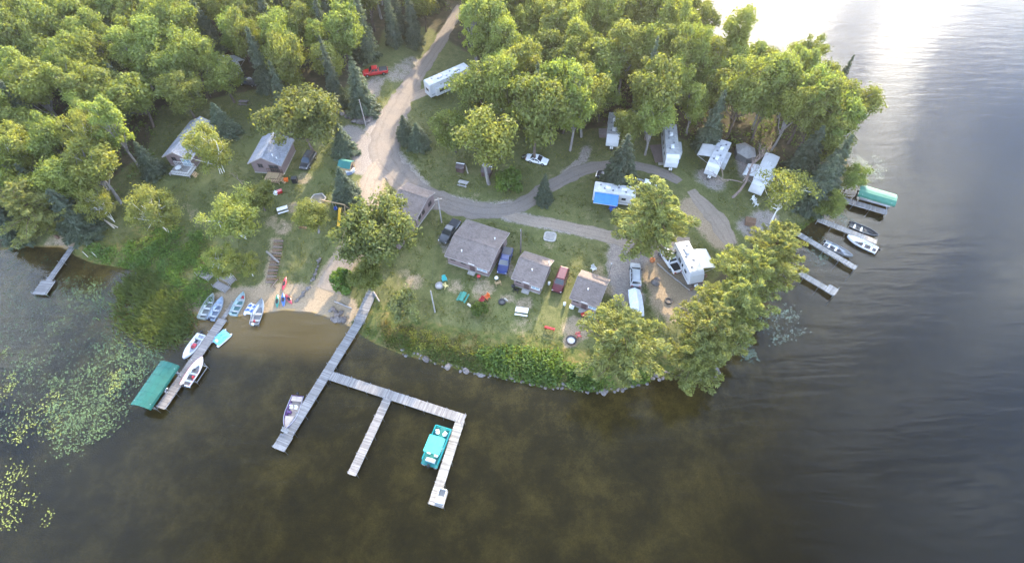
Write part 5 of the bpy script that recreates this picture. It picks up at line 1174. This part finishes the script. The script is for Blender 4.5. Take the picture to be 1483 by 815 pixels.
tree('oak',545,336,13,6.6,'big round oak whose crown hides half of the low brown cabin',var=0)
tree('oak',438,172,14.5,7.2,'broad oak by the road, standing over the black SUV',var=1)
tree('birch',302,214,10.5,4.6,'yellow-green birch covering the right half of the farthest left cabin',var=0)
tree('maple',262,134,12,4.6,'bright yellow-green round tree behind the farthest left cabin')
tree('maple',193,138,13,5.2,'pale olive tree standing free of the forest left of the round bright one')
tree('birch',222,304,9.5,4.6,'wide yellow-green birch on the slope above the reeds',var=1)
tree('birch',338,313,9.5,4.9,'spreading birch left of the white picnic table',var=2)
tree('birch',322,380,7.5,3.2,'bright small birch above the stored dock sections',var=0)
tree('birch',357,383,5.5,2.0,'smallest bright birch, at the head of the sandy trail',var=1)
tree('aspen',452,314,7,2.7,'small leafy tree between the sandbox and the brown bench')
tree('maple',373,283,6.5,3.2,'dark green low tree in front of the terrace cabin deck')
tree('spruce',496,262,8.5,2.8,'spruce on the lawn beside the swing set')
tree('spruce',516,116,13,3.4,'tall blue-grey spruce next to the red pickup')
tree('spruce',493,196,8,2.6,'dark spruce between the broad oak and the gravel bend')
tree('spruce',585,182,6.5,2.4,'small spruce, left of the pair at the inner road bend'); tree('spruce',604,192,6,2.6,'small spruce, right of the pair at the inner road bend')
tree('maple',697,130,16,6.3,'large pale olive tree over the right end of the fifth wheel camper'); tree('maple',657,188,9.5,4.6,'low yellow-green tree below the fifth wheel camper')
tree('aspen',706,208,17,4.7,'bright green tree with a bare leaning trunk in the road loop'); tree('bush',738,258,5,2.9,'rounded grey-green thicket on the lawn inside the road loop')
tree('maple',777,168,19,5.8,'broad olive tree whose trunk stands before the white car'); tree('maple',762,82,14,4.9,'pale tree at the forest edge above the broad olive tree'); tree('maple',803,100,14,5.0,'tall light green tree right of the pale forest edge tree')
tree('spruce',789,268,7.5,1.8,'slim lone spruce beside the loop road'); tree('spruce',904,226,13,3.7,'dark spruce behind the camper with the blue awning'); tree('maple',913,188,12,2.8,'leafy tree just above the dark spruce in the campground'); tree('aspen',945,180,13,3.4,'bright tall tree on the left of the long grey roofed camper')
tree('pine',950,312,15,6.4,'huge spreading pine at the middle of the campground',var=0,rz=.5); tree('pine',902,494,15,5.9,'wide pine at the lake bank below the right-hand small cabin',var=1,rz=2)
for (x,y,h,r,l) in [(1114,374,16,5.2,'uppermost pine of the shore clump, nearest the docks'),(1080,402,16,5.1,'second pine from the top of the shore clump'),(1062,442,15.5,5.0,'middle pine of the shore clump'),(1028,478,14.5,5.0,'second lowest pine of the shore clump'),(1008,518,12,4.3,'lowest pine of the shore clump, overhanging the water'),(1128,348,11,3.3,'smaller pine behind the top of the shore clump')]: tree('pine',x,y,h,r,l)
tree('white_birch',1138,283,12,4.6,'white trunked birch leaning over the shore by the motor coach',var=0,rz=0.0); tree('dead',1074,255,14,6.5,'bare branched dead tree leaning across the motor coach',cf=.4,rz=.2)
for (x,y,h,r,l) in [(1213,232,15,3.4,'dark spruce at the point, leaning outline against the lake'),(1196,256,13,3.4,'dark spruce just behind the spruce at the point'),(1176,214,13,3.6,'grey-green spruce inland of the point'),(1222,108,12,1.7,'thin ragged spruce top standing against the lake')]: tree('spruce',x,y,h,r,l)
for (x,y,h,r,l) in [(1214,150,13,4.4,'leafy tree on the outer shore above the point spruces'),(1166,84,14,4.0,'tall leafy tree breaking the treeline against the bright water'),(1192,124,12,3.6,'leafy tree between the tall shore tree and the outer one')]: tree('maple',x,y,h,r,l)
tree('maple',1203,296,6.5,3.1,'low leafy tree beside the root of the sandy brown dock'); tree('maple',1236,256,6,2.5,'small bright tree on the tip of the point')
tree('pale',585,443,4.6,3.0,'round pale shrub on the bank by the lawn pole',var=0); tree('bush',497,402,4,2.3,'yellowish shrub on the beach path'); tree('maple',532,403,5.5,2.8,'low dark tree beside the pier ramp'); tree('bush',694,446,2.2,1.4,'little yellow-green shrub behind the split log bench')
tree('maple',322,110,11,4.4,'leafy tree in front of the camper in the far left clearing'); tree('spruce',316,168,8,3.0,'dark spruce between the two terrace cabins, beside the picnic table'); tree('spruce',207,224,8,2.4,'dark purple-brown spruce below the pale olive tree'); tree('pine',42,302,13,5.2,'large dark pine at the far left bank'); tree('spruce',92,300,11,3.8,'dark spruce beside the large far left pine'); tree('birch',140,292,9,3.2,'slender birch over the fallen bleached trunks')
tree('dead',392,180,9,2.4,'bare grey dead tree at the left edge of the broad oak',cf=.5,rz=2); tree('dead',236,92,7,1.8,'bleached dead tree in the upper left forest',cf=.5); tree('dead',347,258,4,1.6,'small bleached snag beside the terrace cabin',cf=.4,rz=2.6)

# ---- the forest: each tree on its own spot, denser away from the roads
def proj(p):
    X, dy, dz = p[0], p[1], p[2]-CAMH; zc = dy*CP-dz*SP; yc = dy*SP+dz*CP
    return 741.5+FPX*X/zc, 407.5-FPX*yc/zc, FPX/zc
KEEP = [(646,112,31),(543,103,24),(516,118,18),(536,150,12),(890,178,13),(972,208,21),(1040,222,26),(1106,248,30),(1082,218,10),(322,84,2),(360,112,9),(255,232,30),(270,185,22),(385,225,34),(445,232,14),(354,150,10),(778,230,20),(893,275,34),(575,75,26),(850,215,30),(1050,270,30),(1235,240,20),(740,225,30),(845,250,30),(680,265,25),(480,150,14),(225,200,12)]
for k in ('main_road','loop_road'):
    for p in ROADP[k][0][::3]:
        x, y, s = proj(p); KEEP.append((x,y,6 if y > 60 else 1))
RP = [(p.x,p.y) for k in ROADP for p in ROADP[k][0][::2]]
SOLID = [(o.location.x,o.location.y,{'cabin':8,'camper':5,'shed':2.5}.get(o.get('category'),2.6)) for o in COL.objects if o.parent is None and o.get('category') in ('cabin','camper','shed','pickup truck','car','tent','deck','tent camper')]
def forest(poly, n, dmin, kinds, hr, rr, label, group, zc=8.0, world=False, keep=True):
    P = [tuple(p) for p in poly] if world else [tuple(W(*p,zc)[:2]) for p in poly]
    x0, x1 = min(p[0] for p in P), max(p[0] for p in P); y0, y1 = min(p[1] for p in P), max(p[1] for p in P); c = 0
    names = list(kinds); w = np.array([kinds[k] for k in names]); w = w/w.sum()
    for _ in range(n*40):
        if c >= n: break
        x, y = rng.uniform(x0,x1), rng.uniform(y0,y1)
        if not bool(inpoly(np.array([x]),np.array([y]),P)[0]): continue
        kd = names[rng.choice(len(names),p=w)]; h = rng.uniform(*hr); r = rng.uniform(*rr)*(.62 if kd == 'spruce' else .78 if kd == 'aspen' else 1)
        if any((x-a)**2+(y-b)**2 < (dmin*.5+q*.42)**2 for a, b, q in TREES): continue
        if any((x-a)**2+(y-b)**2 < 10 for a, b in RP): continue
        if any((x-a)**2+(y-b)**2 < q*q for a, b, q in SOLID): continue
        if sdf(np.array([x]),np.array([y]))[0] < 1.2: continue
        z = gz(x,y)
        if keep:
            ok = True
            for cf, rf in ((.65,.95),(.9,.6),(.4,.6)):
                px, py, s = proj((x,y,z+h*cf))
                if any((px-a)**2+(py-b)**2 < (q+r*s*rf)**2 for a, b, q in KEEP): ok = False; break
            if not ok: continue
        plant(kd, Vector((x,y,z)), h, r, label[kd], group+' ('+NAMES[kd].replace('_',' ')+'s)'); c += 1
    return c
def lab(place): return dict(maple='leafy green tree in the forest '+place, aspen='slim light green aspen in the forest '+place, spruce='dark spruce in the forest '+place, birch='yellow-green birch in the forest '+place, pine='ragged pine in the forest '+place)
cnt = {}
cnt['left'] = forest([(-60,-30),(250,-30),(330,40),(300,110),(250,160),(235,215),(190,262),(105,282),(-60,345)], 95, 4.6, dict(maple=5,aspen=3,spruce=2,birch=.6), (11,17), (3.5,5.2), lab('at the upper left, beside the left cabins'), 'trees of the left forest')
cnt['mid'] = forest([(280,-40),(650,-40),(640,20),(600,60),(540,70),(490,130),(420,140),(370,150),(300,160),(280,60)], 62, 5.2, dict(maple=2.2,spruce=4,aspen=1.2), (12,18), (3.2,4.8), lab('around the red pickup at the top'), 'trees of the upper middle forest')
cnt['right'] = forest([(650,-40),(1040,-40),(1000,75),(1090,95),(1150,130),(1230,150),(1232,205),(1150,225),(1090,205),(1040,185),(1000,175),(930,175),(860,160),(830,190),(745,205),(720,110),(690,90),(655,40)], 135, 3.9, dict(maple=5,aspen=5,spruce=.5), (13,20), (3.5,5.1), lab('on the peninsula above the campers'), 'trees of the peninsula forest')
cnt['back'] = forest([(-150,150),(38,150),(45,235),(-150,235)], 150, 4.6, dict(maple=4,aspen=3,spruce=2), (12,17), (4,5.5), lab('farthest back, past the end of the road'), 'trees of the far forest', world=True, keep=False)
print('FOREST', cnt, len(TREES))

# ================================================================ stuff: reeds, weeds, lily pads, undergrowth
def scatter_poly(pts, n, water=None, z=0.0):
    P = [tuple(W(*p,z)[:2]) for p in pts]; a = np.array(P); out = np.zeros((0,2))
    while len(out) < n:
        q = rng.uniform(a.min(0),a.max(0),(n*3,2)); m = inpoly(q[:,0],q[:,1],P)
        out = np.concatenate([out,q[m]])
    return out[:n]
def stuff(name, me, label=None): o = link(name, me); o['kind'] = 'stuff'; return o
xy = np.concatenate([scatter_poly([(168,425),(190,398),(215,392),(255,428),(276,450),(280,464),(268,484),(240,495),(195,472)], 8500), scatter_poly([(160,440),(275,455),(278,478),(262,500),(225,505),(170,480)], 2200)])
xy = xy+rng.normal(0,.7,xy.shape); keepr = (waves(xy[:,0],xy[:,1],1.1)+.35*rng.normal(0,1,len(xy))) > -.22; xy = xy[keepr]; z = np.maximum(terrain(xy[:,0],xy[:,1]),-.3); H_ = rng.uniform(.8,1.6,len(xy))
reedm = leafmat('leaf_reed',(.1,.13,.048),.25,.0,.1)
n_ = rng.normal(0,1,(len(xy),3)); n_[:,2] *= .3
stuff('cattail_reeds', leaf_mesh('cattail_reeds', np.column_stack([xy,z+H_*.45]), H_, n_, reedm, 1.0, .1, np.tile([-.25,-.2,1.0],(len(xy),1))))
V = COL.objects['cattail_reeds'].data; co = np.empty(len(V.vertices)*3); V.vertices.foreach_get('co',co); co = co.reshape(-1,4,3); mid = (co[:,1]+co[:,3])/2
for i in (1,3): co[:,i] = mid+(co[:,i]-mid)*.14
V.vertices.foreach_set('co',co.ravel())
def weedpatch(name, pts, n, h, mat, leaf, cl=.35):
    nc = max(1,n//28); c = scatter_poly(pts, int(nc*1.6), z=1.0); c = c[np.argsort(-waves(c[:,0],c[:,1],.9)-.5*rng.random(len(c)))][:nc]; nc = len(c); k = rng.integers(nc,size=n); xy = c[k]+rng.normal(0,cl,(n,2)); hh = rng.uniform(.2,1,nc)[k]*h
    d = sdf(xy[:,0],xy[:,1]); m = d > -.2; xy, hh = xy[m], hh[m]; z = terrain(xy[:,0],xy[:,1])+hh*rng.random(len(xy))**.6
    nn = rng.normal(0,.5,(len(xy),3)); nn[:,2] += .8; stuff(name, leaf_mesh(name, np.column_stack([xy,z]), leaf*rng.uniform(.5,1.2,len(xy)), nn, mat))
GOLD = leafmat('leaf_gold',(.22,.22,.045),.3,0,.1); STRAW = leafmat('leaf_straw',(.17,.145,.06),.3,0,.1)
weedpatch('bank_bushes', [(690,508),(760,506),(830,515),(860,545),(940,552),(935,540),(870,560),(780,552),(720,540)], 10000, 1.4, LM['bush'], .34, .5)
weedpatch('golden_weeds', [(570,476),(640,484),(700,500),(800,504),(835,520),(760,522),(690,515),(600,500)], 2600, .8, GOLD, .22)
weedpatch('dry_weeds', [(540,465),(600,472),(690,485),(700,520),(640,522),(560,500)], 3500, .6, STRAW, .2)
weedpatch('bank_weeds', [(528,470),(600,490),(720,520),(720,545),(620,520),(540,495)], 4000, .7, LM['bush'], .24)
weedpatch('slope_weeds', [(110,352),(180,362),(230,320),(300,345),(320,385),(300,440),(262,438),(215,395),(150,378)], 15000, .9, LM['bush'], .26, .4)
weedpatch('shore_weeds', [(1140,372),(1150,330),(1185,305),(1222,262),(1205,290),(1160,345)], 2500, 1.0, LM['bush'], .26, .4)
poly = [tuple(W(*p)[:2]) for p in [(-80,-40),(-80,350),(120,330),(235,260),(245,190),(330,110),(430,85),(505,60),(520,-60)]]; polyr = [tuple(W(*p)[:2]) for p in [(560,-60),(690,90),(742,165),(800,200),(870,190),(940,195),(1010,215),(1090,235),(1140,270),(1232,250),(1240,150),(1010,-60)]]
U = []
for P, n in ((poly,2600),(polyr,2600)):
    a = np.array(P); q = rng.uniform(a.min(0),a.max(0),(n*4,2)); q = q[inpoly(q[:,0],q[:,1],P)][:n]; U.append(q)
c = np.concatenate(U); d = sdf(c[:,0],c[:,1]); c = c[(d > 1)&(c[:,1] < 165)]; rp = np.array(RP); c = c[np.min((c[:,None,0]-rp[None,:,0])**2+(c[:,None,1]-rp[None,:,1])**2,1) > 7]
sol = np.array(SOLID); c = c[np.min((c[:,None,0]-sol[None,:,0])**2+(c[:,None,1]-sol[None,:,1])**2-(sol[None,:,2]*.9)**2,1) > 0]
k = rng.integers(len(c),size=52000); xy = c[k]+rng.normal(0,.45,(len(k),2)); hh = rng.uniform(.3,1.5,len(c))[k]; zz = terrain(xy[:,0],xy[:,1])+hh*rng.random(len(k))**.7
nn = rng.normal(0,.5,(len(k),3)); nn[:,2] += .8; stuff('forest_undergrowth', leaf_mesh('forest_undergrowth', np.column_stack([xy,zz]), .34*rng.uniform(.5,1.2,len(k)), nn, LM['bush']))
def pads(name, spots, mat, r0=.05, r1=.12):
    V, F = [], []
    for pts, n, cl in spots:
        nc = max(1,n//14); c = scatter_poly(pts, nc); q = c[rng.integers(nc,size=n)]+rng.normal(0,cl,(n,2)); d = sdf(q[:,0],q[:,1])
        for (x,y) in q[d < -.4]:
            r = rng.uniform(r0,r1); a0 = rng.uniform(0,6.28); o = len(V); zz = .012+rng.uniform(0,.014); V.append((x,y,zz))
            for j in range(8): a = a0+.25+j*(5.8/7); V.append((x+r*math.cos(a),y+r*math.sin(a),zz+rng.uniform(0,.02)))
            F += [(o,o+j,o+j+1) for j in range(1,8)]
    me = bpy.data.meshes.new(name); me.from_pydata(V,[],F); me.materials.append(mat); stuff(name, me)
pg = plain('lily_green',(.085,.13,.042),.55,0,.4,.6,.4); py_ = plain('lily_yellow',(.2,.22,.035),.55,0,.3,.6,.5); pp_ = plain('lily_pale',(.1,.14,.085),.4,0,.3,.6,.6)
pads('green_lily_pads', [([(0,420),(120,400),(200,470),(240,505),(205,560),(190,600),(100,660),(0,620)], 2500, 1.2),([(150,490),(240,500),(235,520),(180,570),(120,550)], 1000, .6),([(60,540),(190,580),(150,650),(80,660)], 1300, .6),([(60,370),(130,385),(170,440),(100,440)], 260, .8),([(0,360),(60,370),(50,420),(0,430)],150,.8)], pg)
pads('yellow_lily_pads', [([(0,660),(60,690),(50,740),(0,770)], 260, .7),([(20,580),(85,570),(80,640),(20,640)], 260, .7),([(60,690),(80,720),(70,760)],24,.5),([(150,530),(185,545),(180,605)],120,.6),([(0,500),(20,520),(15,560),(0,580)],110,.5)], py_)
pads('pale_lily_pads', [([(1228,222),(1275,228),(1290,255),(1235,268)], 420, .5),([(1095,440),(1150,450),(1170,495),(1120,500)], 420, .6),([(1160,335),(1200,345),(1215,375),(1180,380)], 300, .7),([(1050,480),(1085,490),(1095,520),(1065,515)], 300, .5),([(1205,310),(1235,318),(1228,330)],120,.4)], pp_)

# short uneven turf on the open lawns
q = np.column_stack([rng.uniform(-75,72,260000), rng.uniform(30,112,260000)])
ix = np.clip(np.searchsorted(xs,q[:,0]),0,len(xs)-1); iy = np.clip(np.searchsorted(ys,q[:,1]),0,len(ys)-1)
okm = (D.reshape(shp)[iy,ix] > 1.0)&(sand.reshape(shp)[iy,ix] < .25)&(gravel.reshape(shp)[iy,ix] < .25)&(F2[iy,ix] < .4)&(waves(q[:,0],q[:,1],.8)+.6*waves(q[:,0],q[:,1],.33,8,8)+rng.normal(0,.25,len(q)) > .05)
q = q[okm]
q = q[np.min(((q[:,None,0].astype(np.float32)-rp[None,::2,0])**2+(q[:,None,1].astype(np.float32)-rp[None,::2,1])**2),1) > 9.5]
q = q[np.min((q[:,None,0]-sol[None,:,0])**2+(q[:,None,1]-sol[None,:,1])**2-(sol[None,:,2]*.55)**2,1) > 0][:70000]
TURF = leafmat('leaf_turf',(.115,.132,.04),.4,0,.0)
nn = rng.normal(0,.6,(len(q),3)); nn[:,2] += .9
stuff('lawn_grass', leaf_mesh('lawn_grass', np.column_stack([q,terrain(q[:,0],q[:,1])+rng.uniform(.03,.12,len(q))]), rng.uniform(.1,.24,len(q)), nn, TURF))
# ================================================================ sky, sun, camera
SUN_EL, SUN_AZ = R(20), R(16)      # azimuth clockwise from straight ahead (+Y)
w = bpy.data.worlds.new('World'); scene.world = w; w.use_nodes = True; nt = w.node_tree
for n in list(nt.nodes): nt.nodes.remove(n)
out = nt.nodes.new('ShaderNodeOutputWorld'); bg = nt.nodes.new('ShaderNodeBackground'); bg.inputs[1].default_value = .1
sky = nt.nodes.new('ShaderNodeTexSky'); sky.sky_type = 'NISHITA'; sky.sun_disc = False; sky.sun_elevation = SUN_EL; sky.sun_rotation = SUN_AZ; sky.altitude = 300; sky.air_density = 1.1; sky.dust_density = 1.2; sky.ozone_density = 1.2
sd = (math.sin(SUN_AZ)*math.cos(SUN_EL), math.cos(SUN_AZ)*math.cos(SUN_EL), math.sin(SUN_EL))
g = coord(nt,'Generated'); dp = N(nt,'VectorMath',operation='DOT_PRODUCT'); nt.links.new(g, dp.inputs[0]); dp.inputs[1].default_value = sd
glow = math_(nt,'POWER',math_(nt,'MAXIMUM',dp.outputs['Value'],0.0),24.0)
sx = N(nt,'SeparateXYZ'); nt.links.new(g, sx.inputs[0])
az = math_(nt,'ARCTAN2',sx.outputs[0],sx.outputs[1]); cx = N(nt,'CombineXYZ')
nt.links.new(math_(nt,'MULTIPLY',az,3.4), cx.inputs[0]); nt.links.new(math_(nt,'MULTIPLY',sx.outputs[2],1.5), cx.inputs[1])
band = ramp(nt, noise(nt, 2.5, 5, .55, cx.outputs[0], .2), [(.45,0.0),(.56,1.0)])      # banks of cloud fanning out from the sun's quarter
high = ramp(nt, sx.outputs[2], [(.62,1.0),(.9,.0)])
clear = mixc(nt, math_(nt,'MULTIPLY',high,.85), sky.outputs[0], (3.2,6.8,15))
wide = math_(nt,'POWER',math_(nt,'MAXIMUM',dp.outputs['Value'],0.0),5.0)
cloud = mixc(nt, glow, mixc(nt, wide, (17,19.5,23), (20,22,25)), (170,158,140))
fac = math_(nt,'MULTIPLY',band,high,True)
fac = math_(nt,'MAXIMUM',fac,math_(nt,'MULTIPLY',wide,.3,True))
nt.links.new(mixc(nt, fac, clear, cloud), bg.inputs[0]); nt.links.new(bg.outputs[0], out.inputs[0])
sl = bpy.data.lights.new('sun','SUN'); sl.energy = 5.0; sl.angle = R(.55); sl.color = (1.0,.83,.58)
so = bpy.data.objects.new('sun', sl); COL.objects.link(so); so.rotation_euler = (-Vector(sd)).to_track_quat('-Z','Y').to_euler(); so.location = (40,160,90)
cam = bpy.data.cameras.new('camera'); co_ = bpy.data.objects.new('camera', cam); COL.objects.link(co_); scene.camera = co_
cam.sensor_width = 36; cam.lens = 36*FPX/1483; co_.location = (0,0,CAMH); co_.rotation_euler = (R(90)-PITCH, 0, 0); cam.clip_start = 1; cam.clip_end = 12000
scene.view_settings.view_transform = 'Standard'; scene.view_settings.look = 'None'; scene.view_settings.exposure = 1.85; scene.view_settings.gamma = 1; scene.view_settings.use_curve_mapping = False
scene.render.engine = 'CYCLES'; cy = scene.cycles; cy.max_bounces = 6; cy.diffuse_bounces = 3; cy.glossy_bounces = 3; cy.transmission_bounces = 4; cy.transparent_max_bounces = 8; cy.volume_bounces = 0; cy.use_denoising = True; cy.caustics_reflective = False; cy.caustics_refractive = False
hm, nt, out = newmat('haze_air'); pv = N(nt,'VolumePrincipled'); pv.inputs['Color'].default_value = (1,.97,.9,1); pv.inputs['Density'].default_value = .00026; pv.inputs['Anisotropy'].default_value = .8
nt.links.new(pv.outputs[0], out.inputs['Volume']); hz = MB().box((20,110,-4),(900,900,190)).build('haze', hm); hz['kind'] = 'stuff'
